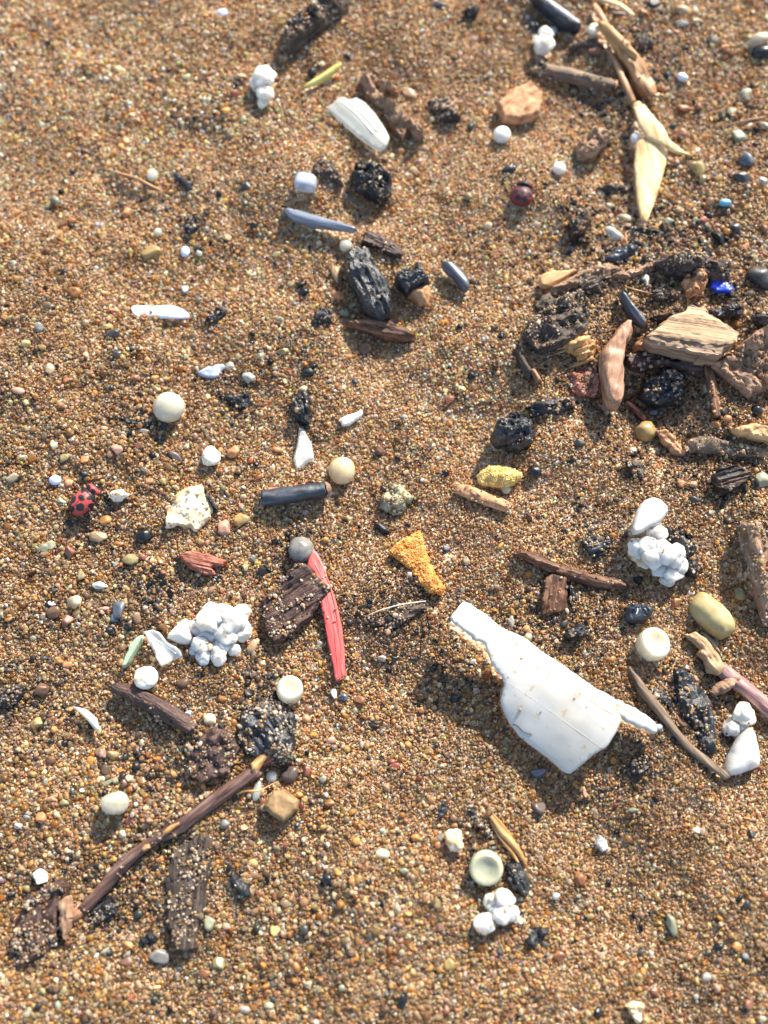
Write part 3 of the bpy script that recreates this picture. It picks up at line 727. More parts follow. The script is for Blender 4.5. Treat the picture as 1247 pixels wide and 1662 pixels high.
chip('bark_fragment', 'bark', 'sandy dark bark slab under the left end of the golden fibrous strip', 'F',
     [(130, 250), (180, 190), (300, 130), (420, 110), (470, 150), (420, 190), (330, 195), (220, 245), (150, 290)], 1.8, 'char_bark', **W_(lift=.7, rough=.5, step=.3, fib=.4, sandy=.4))
chip('bark_fragment', 'bark', 'dark sandy crust between the golden frayed scrap and the smooth reddish stick', 'F',
     [(270, 590), (330, 545), (420, 520), (440, 620), (420, 690), (340, 700), (290, 650)], 1.1, 'wood_russet', **W_(lift=.55, rough=.6, step=.3, sandy=.6))
chip('bark_fragment', 'bark', 'flat dark brown bark in the shade right under the big tan wood chip', 'F',
     [(560, 500), (640, 470), (760, 490), (880, 520), (960, 540), (930, 600), (850, 570), (740, 545), (640, 570), (580, 560)], 1.3, 'bark_dark', **W_(lift=.6, rough=.4, sandy=.3))
chip('bark_fragment', 'bark', 'sandy brown ledge left of the black streaked charred chip', 'F',
     [(860, 900), (930, 880), (1050, 905), (1160, 930), (1240, 945), (1230, 985), (1120, 985), (980, 965), (890, 950)], 1.4, 'wood_grey', **W_(lift=.6, rough=.5, sandy=.6))
chip('charcoal_piece', 'charcoal', 'crumbly dark piece right below the pale scrap beside the shell splinter', 'F',
     [(680, 190), (720, 160), (800, 170), (830, 210), (780, 240), (700, 235)], 1.6, 'char_bark', **C_(rough=.6, sandy=.4))
chip('charcoal_piece', 'charcoal', 'dark crumbly scrap below the short grey brown stick at the upper right', 'C',
     [(95, 330), (160, 300), (260, 330), (330, 400), (250, 400), (150, 380)], 1.3, 'char_bark', **C_(rough=.6, sandy=.5))
chip('charcoal_piece', 'charcoal', 'thin dark twisted scrap above the short grey brown stick', 'C',
     [(290, 215), (340, 180), (420, 185), (460, 215), (440, 240), (370, 215), (310, 235)], 1.5, 'char_bark', **C_(rough=.5, sandy=.25))
# shells, films and flakes
chip('shell_shard', 'shell', 'slender blue grey shell sliver above the large charcoal slab', 'B',
     [(150, 1005), (200, 1010), (330, 1045), (440, 1080), (512, 1107), (490, 1122), (380, 1105), (260, 1085), (175, 1055)], 0.9, 'shell_blue', **S_(lift=1.1, curve=.5, s=.25))
chip('mussel_shard', 'shell', 'curved blue grey shell fragment right of the charred acorn shaped piece', 'E',
     [(900, 55), (960, 52), (1010, 80), (1045, 130), (1042, 197), (1010, 190), (970, 130), (925, 98)], 1.1, 'shell_dark', **S_(lift=1.1, curve=1.0, s=.25))
chip('mussel_shard', 'shell', 'pointed blue grey shell splinter left of the big tan wood chip', 'F',
     [(525, 200), (550, 188), (590, 250), (640, 300), (662, 340), (647, 362), (600, 330), (560, 270)], 1.6, 'shell_dark', **S_(lift=1.0, curve=.5, fib=.12))
chip('dry_grass', 'dry grass', 'small yellow blade of dry grass above the ribbed white shell', 'B',
     [(222, 432), (300, 385), (380, 325), (425, 303), (437, 320), (350, 388), (280, 422)], 0.5, 'grass_yellow', **S_(lift=1.6, curve=.45, s=.22))
chip('plastic_film', 'plastic', 'long white plastic film strip lying in the left half', 'D',
     [(628, 262), (700, 248), (800, 256), (880, 266), (920, 300), (900, 314), (790, 322), (740, 302), (680, 320), (642, 302)], 0.35, 'film_white', **S_(smooth=1, lift=1.8, s=.22, zfun=lambda u, v: .35 * np.sin(u * 1.1)))
chip('plastic_film', 'plastic', 'pale blue grey scrap of film beside the clear round pebble on the left', 'D',
     [(945, 572), (1010, 545), (1070, 533), (1092, 550), (1060, 572), (1050, 602), (1000, 602), (960, 590)], 0.5, 'film_blue', **S_(lift=1.2, rough=.4, s=.2))
chip('plastic_flake', 'plastic', 'clear kite shaped flake left of the cream round pellet', 'E',
     [(225, 843), (245, 846), (285, 920), (298, 1000), (270, 1003), (212, 1052), (198, 990), (215, 920)], 0.8, 'film_clear', **S_(smooth=0, lift=1.2, rough=.15, step=.2, sharp=25, s=.22))
chip('shell_chip', 'shell', 'small ivory chip in the centre, above the cream round pellet', 'E',
     [(413, 805), (440, 788), (490, 775), (520, 755), (532, 780), (510, 802), (445, 834), (430, 825)], 1.0, 'plastic_cream', **W_(lift=.8, fib=.1))
chip('shell_fragment', 'shell', 'rough cream and tan shell fragment right of the first ladybird', 'P',
     [(268, 856), (272, 830), (285, 805), (300, 791), (328, 786), (332, 800), (346, 822), (342, 842), (318, 862), (290, 852)], 1.5, 'shell_tan', **W_(lift=.75, rough=.3, step=.3, sandy=.12))
chip('charcoal_piece', 'charcoal', 'thin slate sliver on the right rim of the cream shell fragment', 'D',
     [(985, 1128), (1000, 1150), (1052, 1240), (1025, 1228), (995, 1180)], 1.7, 'charcoal_slate', **C_(lift=.9, fib=.1, sandy=.15))
chip('glass_sliver', 'glass', 'pale green translucent sliver left of the clear creased film', 'G',
     [(580, 772), (600, 730), (640, 640), (690, 618), (697, 640), (660, 700), (625, 762), (597, 787)], 1.3, 'glass_green', **S_(smooth=1, lift=1.0, s=.22, sharp=35, edge=.3))
chip('plastic_film', 'plastic', 'curved clear plastic shard on the left below the cream foam bead', 'G',
     [(348, 968), (420, 983), (470, 1028), (488, 1075), (472, 1098), (430, 1040), (392, 1000)], 0.4, 'film_clear', **S_(smooth=0, lift=1.6, curve=.9, s=.2))
chip('plastic_scrap', 'plastic', 'bright blue plastic scrap near the right edge', 'F',
     [(968, 130), (1010, 126), (1050, 145), (1080, 170), (1062, 192), (1000, 187), (972, 165)], 0.9, 'plastic_blue', **S_(lift=1.2, smooth=0, rough=.25, step=.2, e0=.8, edge=.15, tilt=(.12, -.15), jit=.12))
chip('plastic_scrap', 'plastic', 'tiny turquoise plastic scrap right of the straw blade', 'C',
     [(1012, 962), (1040, 955), (1075, 968), (1068, 988), (1020, 985)], 0.9, 'plastic_turquoise', **S_(lift=.9))
chip('plastic_scrap', 'plastic', 'tiny pale blue scrap right of the frayed stalk at the top right', 'C',
     [(805, 355), (835, 348), (865, 370), (860, 384), (820, 378)], 0.9, 'film_white', **S_(lift=.9))
chip('shell_fragment', 'shell', 'small crumbly white shell fragment at the bottom edge on the right', 'L',
     [(562, 1165), (610, 1143), (652, 1165), (642, 1230), (610, 1250), (590, 1205)], 1.7, 'shell_tan', **W_(lift=.8, rough=.5))
chip('clear_crystal', 'stone', 'clear pointed quartz chip alone in the lower right sand', 'L',
     [(413, 385), (435, 340), (472, 370), (482, 410), (450, 428)], 1.4, 'crystal', **S_(smooth=0, lift=.8, step=.3, sharp=25))

# ------------------------------------------------------------------ twigs and stems
def centre_ground(path):
    a, b = np.mean(np.array(path), 0); x, y, z = ground_at(a, b); return np.array([x, y, z])

# long brown twig, lower left
path = cp('J', [(1247, 25), (1100, 130), (1000, 200), (850, 300), (720, 382), (600, 480), (500, 590), (395, 700)])
R = root('twig', centre_ground(path), math.radians(42), 'long brown twig reaching from the broad rounded charcoal piece to the lower left', 'twig')
VF, _ = tube(path, [11, 10.5, 11, 11, 8.5, 10, 9, 9.5], lift=.7, ridge=.2, sides=20, bend=.12)
add('bark', VF, 'twig_purple', parent=R, sandy=.10)
VF, _ = tube(cp('J', [(400, 695), (375, 725), (350, 750)]) , [9, 10, 7], lift=.7, ridge=.3, jag=1.4)
add('broken_end', VF, 'wood_red', parent=R, label='light splintered end of the twig')
VF, _ = tube([(411, 1246), (425, 1232), (445, 1219), (456, 1216)], [9, 7.5, 6, 3], lift=1.5, ridge=.16, jag=1.0)
add('peeled_tip', VF, 'wood_gold', parent=R, label='peeled yellow tip of the twig')
VF, _ = tube([(452, 1232), (440, 1228), (425, 1240)], [7, 9, 6], lift=1.2, ridge=.2, jag=1.0)
add('split_fibre', VF, 'wood_russet', parent=R)
add('knot', blob(*cp('J', [(708, 405)])[0], 7, 4.5, .45, 30, up=2.6, lump=.3), 'straw_red', parent=R)
VF, _ = tube([(262, 1357), (275, 1346), (292, 1336)], [3, 5, 2], lift=3.0, ridge=.2, jag=1); add('loose_fibre', VF, 'wood_gold', parent=R)
VF, a = tube([(384, 1289), (400, 1284), (420, 1283), (436, 1276), (449, 1269)], [1.6, 1.8, 1.8, 1.4, .8], lift=1.5, free=True, sides=6, zs=[.3, 1.2, 1.5, 1.2, .8])
add('plant_fibre', VF, 'wood_gold', 'thin orange fibre sticking out right of the long brown twig', 'plant fibre', ang=a)

# charred twig, centre left
path = [(408, 816), (425, 809), (460, 805), (500, 799), (528, 795)]
R = root('charred_twig', centre_ground(path), math.radians(8), 'short black charred twig with a brown split end left of the cream pellet', 'twig')
VF, _ = tube(path[1:], [13.5, 14, 13.5, 13.5], lift=.85, ridge=.10, sides=20, jag=.15); add('charred_bark', VF, 'charcoal_slate', parent=R)
VF, _ = tube([(527, 795.5), (533, 794.5)], [13.5, 12], lift=.9, ridge=.08, sides=18, jag=.2); add('cut_end', VF, 'bark_brown', parent=R)
VF, _ = slab(cp('E', [(30, 1225), (50, 1170), (75, 1130), (125, 1125), (120, 1165), (90, 1180), (60, 1230)]), 1.2, **{k: v for k, v in W_(lift=.9, fib=.3).items() if k != 'sharp'})
add('split_end', VF, 'wood_russet', parent=R)

# thin tan twig right of the white shard
path = cp('I', [(575, 783), (610, 835), (650, 900), (720, 985), (800, 1085), (870, 1165), (940, 1225), (1040, 1310)])
R = root('twig', centre_ground(path), math.radians(-48), 'thin straight tan twig right of the big white shard', 'twig')
VF, _ = tube(path, [3, 5.5, 8, 7.5, 6.5, 7, 7, 6], lift=1.0, ridge=.12, sides=12); add('stem', VF, 'wood_grey', parent=R)
VF, _ = tube([(1113, 1180), (1103, 1172), (1098, 1160)], [5, 3.5, 1], lift=1.6, ridge=.2); add('side_stub', VF, 'wood_brown', parent=R)

# broken purple twig at the right edge
path = cp('I', [(1020, 785), (1060, 825), (1110, 865), (1180, 925), (1247, 985), (1340, 1070)])
R = root('twig', centre_ground(path), math.radians(-40), 'broken pinkish purple twig with a split tan head at the right edge', 'twig')
VF, _ = tube(path, [11, 12, 12, 12.5, 13, 13], lift=.9, ridge=.12, sides=16); add('stem', VF, 'twig_pink', parent=R)
VF, _ = slab(cp('I', [(855, 625), (900, 608), (960, 640), (1012, 720), (1045, 780), (1010, 822), (960, 805), (935, 740), (905, 715), (920, 690)]), 1.9, rough=.2, fib=.4, lift=1.0, e0=.5, jit=.1)
add('split_head', VF, 'wood_tan', parent=R)
VF, _ = slab(cp('I', [(970, 890), (1040, 830), (1130, 820), (1102, 862), (1030, 912), (982, 922)]), 1.3, rough=.4, fib=.3, lift=1.4, jit=.12)
add('bark_flap', VF, 'bark_brown', parent=R)
chip('bark_fragment', 'bark', 'grey brown bark strip behind the split head of the broken twig', 'I',
     [(905, 615), (940, 605), (1000, 660), (1025, 720), (1000, 715), (950, 655)], 1.0, 'wood_grey', **W_(lift=.7, sandy=.2))

# stick, upper right
path = cp('C', [(170, 335), (230, 350), (300, 368), (400, 398), (505, 412)])
R = root('twig', centre_ground(path), math.radians(-12), 'short grey brown stick with sandy left half below the pair of white foam beads', 'twig')
VF, _ = tube(path, [9, 10, 11, 11, 9.5], lift=.8, ridge=.12, sides=16); add('stem', VF, 'wood_grey', parent=R, sandy=.12)
VF, _ = tube(cp('C', [(503, 411), (512, 412)]), [9, 8], lift=.85, jag=.3, sides=12); add('broken_end', VF, 'straw_red', parent=R)

# dry grass plant: stem, frayed stalk, bract and blade
R = root('dry_grass_stalk', centre_ground([(1020, 160)]), math.radians(-78), 'dry straw coloured grass stalk with bract and long pointed blade at the top right', 'dry grass')
VF, _ = tube(cp('C', [(412, 20), (440, 65), (482, 135)]), [5, 6, 3], lift=1.2, ridge=.1, flat=.6, sides=10, free=True, zs=[.3, .8, 1]); add('stem', VF, 'straw_red', parent=R)
VF, _ = tube(cp('C', [(475, 230), (520, 310), (560, 400), (600, 490)]), [4, 4.5, 5, 4.5], lift=1.2, ridge=.1, flat=.7, sides=10, free=True, zs=[.3, .6, .8, .8]); add('stem', VF, 'straw_red', parent=R)
add('node', blob(*cp('C', [(618, 512)])[0], 8, 8, .6, up=1.2), 'straw', parent=R)
VF, _ = slab(cp('C', [(597, 520), (650, 500), (700, 590), (740, 640), (762, 690), (840, 738), (887, 750), (800, 747), (720, 707), (660, 677), (620, 610)]), .4, lift=4.0, curve=.45, rough=.05, jit=.03, s=.3, e0=.85, edge=.12, zfun=lambda u, v: .5 * np.cos(u * .4))
add('bract', VF, 'straw', parent=R)
VF, ba = slab(cp('C', [(610, 690), (650, 668), (750, 718), (767, 742), (735, 860), (690, 1000), (657, 1082), (630, 1067), (610, 960), (600, 800)]), .4, lift=3.0, curve=.55, rough=.05, jit=.03, s=.35, fib=.05, e0=.85, edge=.12)
add('blade', VF, 'straw', parent=R)
VF, _ = slab(cp('C', [(632, 1030), (670, 1022), (657, 1084), (632, 1070)]), .56, lift=2.7, curve=.5, rough=.05, smooth=1, jit=.02, s=.3); add('blade_tip', VF, 'wood_gold', parent=R)
R = root('frayed_stalk', centre_ground(cp('C', [(570, 280)])), math.radians(-55), 'frayed brown stalk with yellow fuzz beside the dry grass stem at the top right', 'dry grass')
VF, _ = tube(cp('C', [(520, 210), (560, 260), (620, 350), (660, 420), (690, 475)]), [8, 12, 13, 11, 7], lift=.9, ridge=.4, sides=16, jag=.8); add('stalk', VF, 'straw_red', parent=R, sandy=.12)
VF, _ = tube(cp('C', [(430, 125), (480, 150), (560, 225), (620, 285), (660, 340)]), [6, 9, 9, 7, 3], lift=2.2, ridge=.35, sides=14, jag=1); add('husk', VF, 'wood_gold', parent=R, sandy=.12)
for i in range(14):
    a, b = 450 + i * 17, 130 + i * 17
    dx, dy = random.uniform(10, 40), random.uniform(-30, 10)
    VF, _ = tube(cp('C', [(a, b), (a + dx * .6, b + dy * .5), (a + dx, b + dy)]), [1.4, 1.1, .4], lift=4.5, sides=5, free=True, zs=[.6, .9, .4])
    add('fuzz', VF, 'wood_gold', parent=R, keep=False)
VF, a = tube(cp('C', [(440, -10), (480, 2), (540, 25), (600, 72)]), [4.5, 5, 5, 3], lift=1.2, ridge=.1, flat=.6, sides=10)
add('dry_grass', VF, 'straw', 'pale straw stem at the top edge right of the dry grass stalk', 'dry grass', ang=a)

# dark splinter with tan end, right of centre
R = root('wood_splinter', centre_ground(cp('F', [(90, 550)])), math.radians(-50), 'dark splinter with a small tan split end above the narrow sandy charcoal', 'wood')
VF, _ = slab(cp('F', [(20, 470), (50, 463), (92, 530), (122, 580), (95, 612), (60, 562)]), 1.4, rough=.3, fib=.3, lift=.75, e0=.5); add('charred_body', VF, 'char_bark', parent=R)
VF, _ = slab(cp('F', [(95, 560), (122, 558), (160, 615), (138, 628)]), 1.3, rough=.1, fib=.25, lift=1.0, e0=.6); add('split_end', VF, 'wood_red', parent=R)

# golden frayed fibre lump with prongs
R = root('frayed_wood', centre_ground(cp('F', [(320, 450)])), math.radians(20), 'golden frayed wood scrap with pointed prongs left of the reddish stick', 'wood')
VF, _ = slab(cp('F', [(240, 432), (330, 388), (392, 395), (422, 440), (402, 480), (340, 520), (300, 470)]), 1.6, rough=.35, fib=.6, fscale=(.15, 4), lift=.9, step=.3, jit=.25, ang=math.radians(20), s=.18); add('body', VF, 'wood_gold', parent=R)
for q in ([(370, 430), (300, 455), (205, 495)], [(380, 455), (340, 462), (308, 482)], [(400, 480), (350, 500), (322, 535)], [(390, 408), (320, 410), (262, 424)], [(300, 440), (255, 450), (228, 470)], [(400, 500), (330, 535), (280, 560)], [(360, 395), (372, 375), (368, 360)]):
    VF, _ = tube(cp('F', q), [4, 2.8, .6], lift=2.6, ridge=.25, sides=8, flat=.7); add('prong', VF, 'wood_gold', parent=R)

# orange splinter bundle near the bottom
R = root('wood_splinter', centre_ground([(825, 1362)]), math.radians(-55), 'orange tan split splinter above the black charcoal strip near the bottom', 'wood')
for q, r in (([(797, 1325), (815, 1350), (840, 1378), (854, 1404)], [3, 5, 5, 2]), ([(801, 1322), (822, 1350), (845, 1385)], [2.2, 4, 2]), ([(796, 1331), (812, 1358), (832, 1385), (846, 1408)], [2, 3.5, 3.5, 1])):
    VF, _ = tube(q, r, lift=2.0, ridge=.16, sides=9, jag=1.2); add('fibre_strand', VF, 'wood_gold', parent=R)

# sandy roots and branches
VF, a = tube(cp('E', [(985, 1140), (1060, 1160), (1130, 1185), (1235, 1235)]), [7, 11, 11, 8], lift=.6, ridge=.25, sides=14)
add('root_piece', VF, 'wood_orange', 'sand coated brown root below the yellow foam lump', 'root', ang=a, sandy=.6)
VF, a = tube(cp('F', [(955, 545), (972, 640), (985, 720), (1003, 795)]), [8, 9, 8, 6], lift=.8, ridge=.2, sides=14)
add('branch_piece', VF, 'wood_brown', 'thin sandy branch hanging down beside the triangular charcoal chunk', 'twig', ang=a, sandy=.4)
VF, a = tube(cp('F', [(565, 722), (610, 760), (655, 805)]), [5, 6, 4], lift=.8, ridge=.2, sides=12)
add('branch_piece', VF, 'wood_russet', 'short reddish twig at the foot of the smooth reddish brown stick', 'twig', ang=a, sandy=.25)
VF, a = tube(cp('G', [(560, 880), (640, 905), (700, 935), (860, 1030), (935, 1085)]), [9, 12, 13, 13, 9], lift=.8, ridge=.2, sides=16)
add('twig', VF, 'bark_dark', 'thick dark brown twig below the cream foam bead on the left', 'twig', ang=a, sandy=.2)
VF, a = tube([(1215, 848), (1228, 900), (1236, 960), (1247, 1010)], [14, 17, 15, 12], lift=.5, ridge=.25, sides=16)
add('root_piece', VF, 'bark_brown', 'thick sand coated brown root at the right edge below the wood', 'root', ang=a, sandy=.65)
VF, a = tube(cp('A', [(540, 825), (650, 855), (720, 890), (790, 925)]), [1.5, 2, 2, 1.2], lift=1.5, sides=6, free=True, zs=[.2, .6, .6, .2])
add('plant_fibre', VF, 'straw_red', 'fine reddish fibre under the small white bead at the upper left', 'plant fibre', ang=a)
VF, a = tube(cp('H', [(555, 532), (620, 505), (700, 482), (770, 470), (835, 462)]), [.9, 1, 1, 1, .8], lift=3, sides=6, free=True, zs=[.3, .8, 1, .8, .3])
add('filament', VF, 'filament', 'thin clear filament lying across the sandy dark scrap in the middle', 'fibre', ang=a, keep=False)
VF, a = tube(cp('C', [(1020, 612), (1100, 590), (1170, 575), (1240, 562)]), [1.5, 1.6, 1.6, 1.2], lift=2, sides=6, free=True, zs=[.4, .8, .8, .4])
add('plant_fibre', VF, 'straw_red', 'thin straw coloured fibre near the right edge, above the rough green grey pebble', 'plant fibre', ang=a)
VF, a = tube(cp('F', [(560, 165), (610, 180), (690, 200)]), [1.2, 1.4, 1], lift=3, sides=6, free=True, zs=[1, 1.4, 1])
add('plant_fibre', VF, 'wood_gold', 'fine pale fibre right of the pointed blue grey shell splinter', 'plant fibre', ang=a)

# charred piece with a brown acorn-like end
R = root('charred_nut', centre_ground(cp('E', [(780, 150)])), math.radians(-60), 'black charred stub with a smooth brown acorn like end beside the large charcoal slab', 'charred wood')
VF, _ = slab(cp('E', [(685, 122), (690, 100), (750, 68), (770, 85), (785, 45), (808, 40), (855, 130), (765, 165), (742, 192), (702, 150)]), 2.7, rough=.2, fib=.3, lift=.85, step=.2, e0=.5, ang=math.radians(25)); add('charred_cap', VF, 'charcoal', parent=R, sharp=32)
VF, _ = slab(cp('E', [(742, 192), (768, 160), (855, 132), (872, 190), (852, 246), (810, 250), (772, 218)]), 2.7, smooth=2, lift=.8, rough=.08, e0=.15, edge=2.2); add('nut_end', VF, 'straw_red', parent=R)

# ------------------------------------------------------------------ plastics
# red strip
R = root('red_plastic_strip', centre_ground([(535, 990)]), math.radians(-75), 'curved red plastic strip running out from under the dark bark square', 'plastic strip')
RED = [(288, 205), (320, 240), (350, 310), (372, 380), (388, 420), (408, 480), (432, 590), (443, 700), (449, 820), (401, 852), (390, 780), (365, 670), (345, 560), (328, 470), (318, 380), (295, 320), (262, 290)]
VF, _ = slab(cp('H', RED), .55, rough=.05, fib=.08, fscale=(.05, 3), lift=1.9, jit=.03, e0=.85, edge=.1, s=.26, curve=.05); add('strip', VF, 'plastic_red', parent=R, sandy=.09)
RED_ROOT, RED_VF = R, VF
# big white plastic shard (a broken, gently rolled plate)
K4 = 370 / 1247
SH = [(720 + a * K4, 970 + b * K4) for a, b in [(32, 118), (70, 70), (100, 36), (135, 48), (210, 100), (300, 175), (380, 210), (440, 240), (510, 300), (600, 358), (690, 420), (800, 498), (905, 555),
      (895, 600), (930, 640), (945, 668), (915, 740), (868, 818), (800, 862), (740, 920), (690, 962), (650, 950), (590, 895), (500, 828), (420, 768), (360, 690), (315, 610), (305, 560), (325, 480), (300, 430), (250, 370), (225, 300), (215, 262), (165, 245), (120, 205), (60, 160), (38, 140)]]
TAIL = [(720 + a * K4, 970 + b * K4) for a, b in [(838, 520), (905, 553), (960, 578), (1050, 622), (1110, 658), (1147, 690), (1154, 735), (1130, 746), (1070, 718), (1000, 693), (945, 657), (890, 618), (830, 575)]]
R = root('plastic_shard', centre_ground([(880, 1120)]), math.radians(-33), 'big white curved plastic shard with a narrow neck and a split tail', 'plastic shard')
zsh = ground_at(880, 1120)[2]
AX = math.radians(-33)
def roll(u, v):          # crest along the upper edge, rolling down to the sand on the lower left
    return 2.9 - 0.035 * np.clip(v + 0.0 - 2.0, -30, 0) ** 2 - 0.05 * np.clip(v - 2.0, 0, 30) ** 2 + 0.10 * fbm(p3(u * .35, v * .35), 5, 2) - .012 * np.clip(-u - 6, 0, 30) ** 2
VF, _ = slab(SH, .7, rough=.02, lift=1.0, z=zsh + .3, ang=AX, e0=.92, edge=.12, jit=.05, s=.34, zfun=roll, dz=0.2); add('plate', VF, 'plastic_white', parent=R, sandy=.012)
cS = VF[0][:, :2].mean(0)
VF, _ = slab(TAIL, .8, rough=.08, fib=.10, lift=1.0, z=zsh + .3, ang=AX, e0=.7, edge=.3, jit=.10, s=.3, zfun=lambda u, v: 2.0 - .16 * u, dz=0.2); add('split_tail', VF, 'plastic_white', parent=R)
plateT = BVHTree.FromPolygons([Vector(v) for v in ALL[-2][0]], [list(map(int, f)) for f in ALL[-2][1]])
def on_plate(pts, rpx, name, m, lift=.0, sides=6):
    """a line lying on the plate"""
    Q = []
    for a, b in pts:
        z = zsh + 3
        for _ in range(3):
            x, y = at(a, b, z); h = plateT.ray_cast(Vector((float(x), float(y), 60)), Vector((0, 0, -1)))[0]
            if h is None: break
            z = h.z
        if h is not None: Q.append((float(x), float(y), z + lift))
    if len(Q) < 2: return
    Q = _spline(np.array(Q), len(Q) * 4); r = rpx * .08
    V, F = [], []
    for i, q in enumerate(Q):
        t = Q[min(i + 1, len(Q) - 1)] - Q[max(i - 1, 0)]; t /= np.linalg.norm(t) + 1e-9
        sd = np.cross(t, [0, 0, 1.0]); sd /= np.linalg.norm(sd) + 1e-9; up = np.cross(sd, t)
        for k in range(sides):
            th = 2 * math.pi * k / sides; V.append(q + r * (math.cos(th) * sd + math.sin(th) * up))
    for i in range(len(Q) - 1):
        for k in range(sides):
            k2 = (k + 1) % sides; F.append((i * sides + k2, i * sides + k, (i + 1) * sides + k, (i + 1) * sides + k2))
    return np.array(V), F
k4 = lambda L_: [(720 + a * K4, 970 + b * K4) for a, b in L_]
plate_keep, z_keep = plateT, zsh
plateT = BVHTree.FromPolygons([Vector(v) for v in RED_VF[0]], [list(map(int, f)) for f in RED_VF[1]]); zsh = ground_at(535, 990)[2]
for q in ([(318, 262), (350, 330), (382, 420), (408, 540), (425, 680), (434, 815)], [(300, 280), (332, 345), (360, 430), (384, 545), (402, 680), (416, 825)]):
    VF = on_plate(cp('H', q), 1.6, 'ridge', None, -.06)
    if VF: add('ridge', VF, 'plastic_red', parent=RED_ROOT, keep=False)
plateT, zsh = plate_keep, z_keep
VF = on_plate(k4([(330, 452), (400, 492), (500, 560), (600, 632), (700, 705), (790, 768), (862, 820)]), .32, 'score', None, .0)
if VF: add('score_line', VF, 'score_line', parent=R, keep=False)
VF = on_plate(k4([(800, 556), (840, 585), (890, 616), (930, 640)]), .7, 'score', None)
if VF: add('crease', VF, 'straw', parent=R, keep=False)
VF = on_plate(k4([(400, 735), (372, 715), (378, 695), (402, 700), (400, 730), (430, 728), (460, 742), (483, 750)]), .7, 'hair', None, .06)
if VF: add('hair', VF, 'hair', 'fine dark curled hair lying on the lower left of the big white shard', 'hair', keep=False)

# ribbed white shell fragment
R = root('shell_fragment', centre_ground(cp('B', [(510, 600)])), math.radians(-45), 'translucent white ribbed shell fragment near the top centre', 'shell')
RS = [(355, 527), (430, 475), (470, 490), (500, 474), (545, 495), (590, 550), (630, 610), (660, 670), (652, 705), (615, 732), (580, 712), (500, 652), (430, 592)]
VF, a = slab(cp('B', RS), .45, rough=.04, lift=1.8, jit=.05, curve=.5, e0=.8, edge=.15, s=.3, fib=.12, fscale=(.05, 2.0), ang=math.radians(-45)); add('shell', VF, 'shell_rib', parent=R)
shT = BVHTree.FromPolygons([Vector(v) for v in VF[0]], [list(map(int, f)) for f in VF[1]])
plateT = shT; zsh_keep = zsh; zsh = ground_at(*cp('B', [(510, 600)])[0])[2]
for q in ([(375, 520), (470, 580), (560, 655), (612, 715)], [(425, 490), (500, 550), (580, 640), (628, 705)], [(470, 500), (540, 560), (600, 630), (645, 690)], [(510, 490), (560, 540), (620, 620), (650, 672)]):
    VF = on_plate(cp('B', q), 1.8, 'rib', None, .0)
    if VF: add('rib', VF, 'shell_white', parent=R, keep=False)

# clear creased film
R = root('plastic_film', centre_ground(cp('G', [(770, 680)])), math.radians(-50), 'clear creased plastic film between the green sliver and the triangular foam', 'plastic')
VF, a = slab(cp('G', [(693, 610), (740, 598), (772, 612), (802, 652), (872, 700), (882, 730), (832, 747), (785, 782), (760, 740), (730, 680)]), .3, rough=.1, lift=3.0, jit=.05, s=.25, zfun=lambda u, v: .5 * np.abs(v) + .15 * np.sin(u * 2)); add('film', VF, 'film_clear', parent=R)
plateT = BVHTree.FromPolygons([Vector(v) for v in VF[0]], [list(map(int, f)) for f in VF[1]]); zsh = ground_at(*cp('G', [(770, 680)])[0])[2]
for q in ([(705, 620), (735, 665), (760, 715), (782, 765)], [(725, 625), (770, 660), (850, 715)]):
    VF = on_plate(cp('G', q), 1.1, 'crease', None, 0)
    if VF: add('crease', VF, 'film_white', parent=R, keep=False)

# ------------------------------------------------------------------ foam
def foam(name, label, crop, beads, m='foam_white', cat='foam', lump=.24, fine=.04, extra=None):
    P = cp(crop, [(b[0], b[1]) for b in beads])
    R = root(name, centre_ground(P), 0, label, cat)
    for (a, b), q in zip(P, beads):
        r = q[2] * KC * 1.07; up = q[3] if len(q) > 3 else .6
        asp = q[4] if len(q) > 4 else 1.0; an = q[5] if len(q) > 5 else 0
        mm = q[6] if len(q) > 6 else m
        add('foam_bead', blob(a, b, r, r * asp, None, an, up=up, lump=lump, fine=fine, power=.96, cuts=q[7] if len(q) > 7 else 2, cutd=(.78, .97), lod=4), mm, parent=R, sandy=.07)
    return R

foam('foam_chunk', 'large white foam chunk of many fused beads left of the dark bark square', 'G',
     [(1000, 560, 62, .9, .92, 20), (1060, 525, 62, 1.05, .85, 0), (1105, 560, 62, 1.1, 1, 0), (1148, 550, 48, 1.0, 1, 0), (1166, 508, 40, 1.4, .7, -8), (945, 590, 46, .9, .68, -35), (1000, 620, 46, 1.15, .75, -20), (1090, 625, 56, 1.05, 1.0, 30),
      (1158, 608, 48, .8, 1.1, 0), (966, 668, 48, .95, .8, 0), (986, 724, 36, .75, .9, 90), (1054, 730, 46, .75, .9, 80), (1068, 676, 42, 1.15, .9, 0), (1128, 695, 28, 1.1, 1, 0), (1045, 590, 54, 1.3, .75, 10), (1020, 500, 40, .9, .8, 0), (940, 702, 26, .5)], lump=.26, fine=.035)
foam('foam_chunk', 'two fused white foam beads with a brown foot at the top left of centre', 'B',
     [(55, 378, 52, 1.0, .95), (62, 452, 38, 1.0), (25, 400, 36, .7), (50, 492, 26, .5, 1, 0, 'foam_cream')])
foam('foam_chunk', 'pair of fused white foam beads below the mussel shard at the top right', 'C',
     [(180, 168, 36, 1.1), (165, 222, 42, 1.0), (140, 195, 26, .6, 1, 0, 'foam_cream'), (205, 150, 20, .8)])
k5 = lambda a, b: ((1000 + a * 150 / 1247 - 827) / KC, (790 + b * 150 / 1247 - 820) / KC)
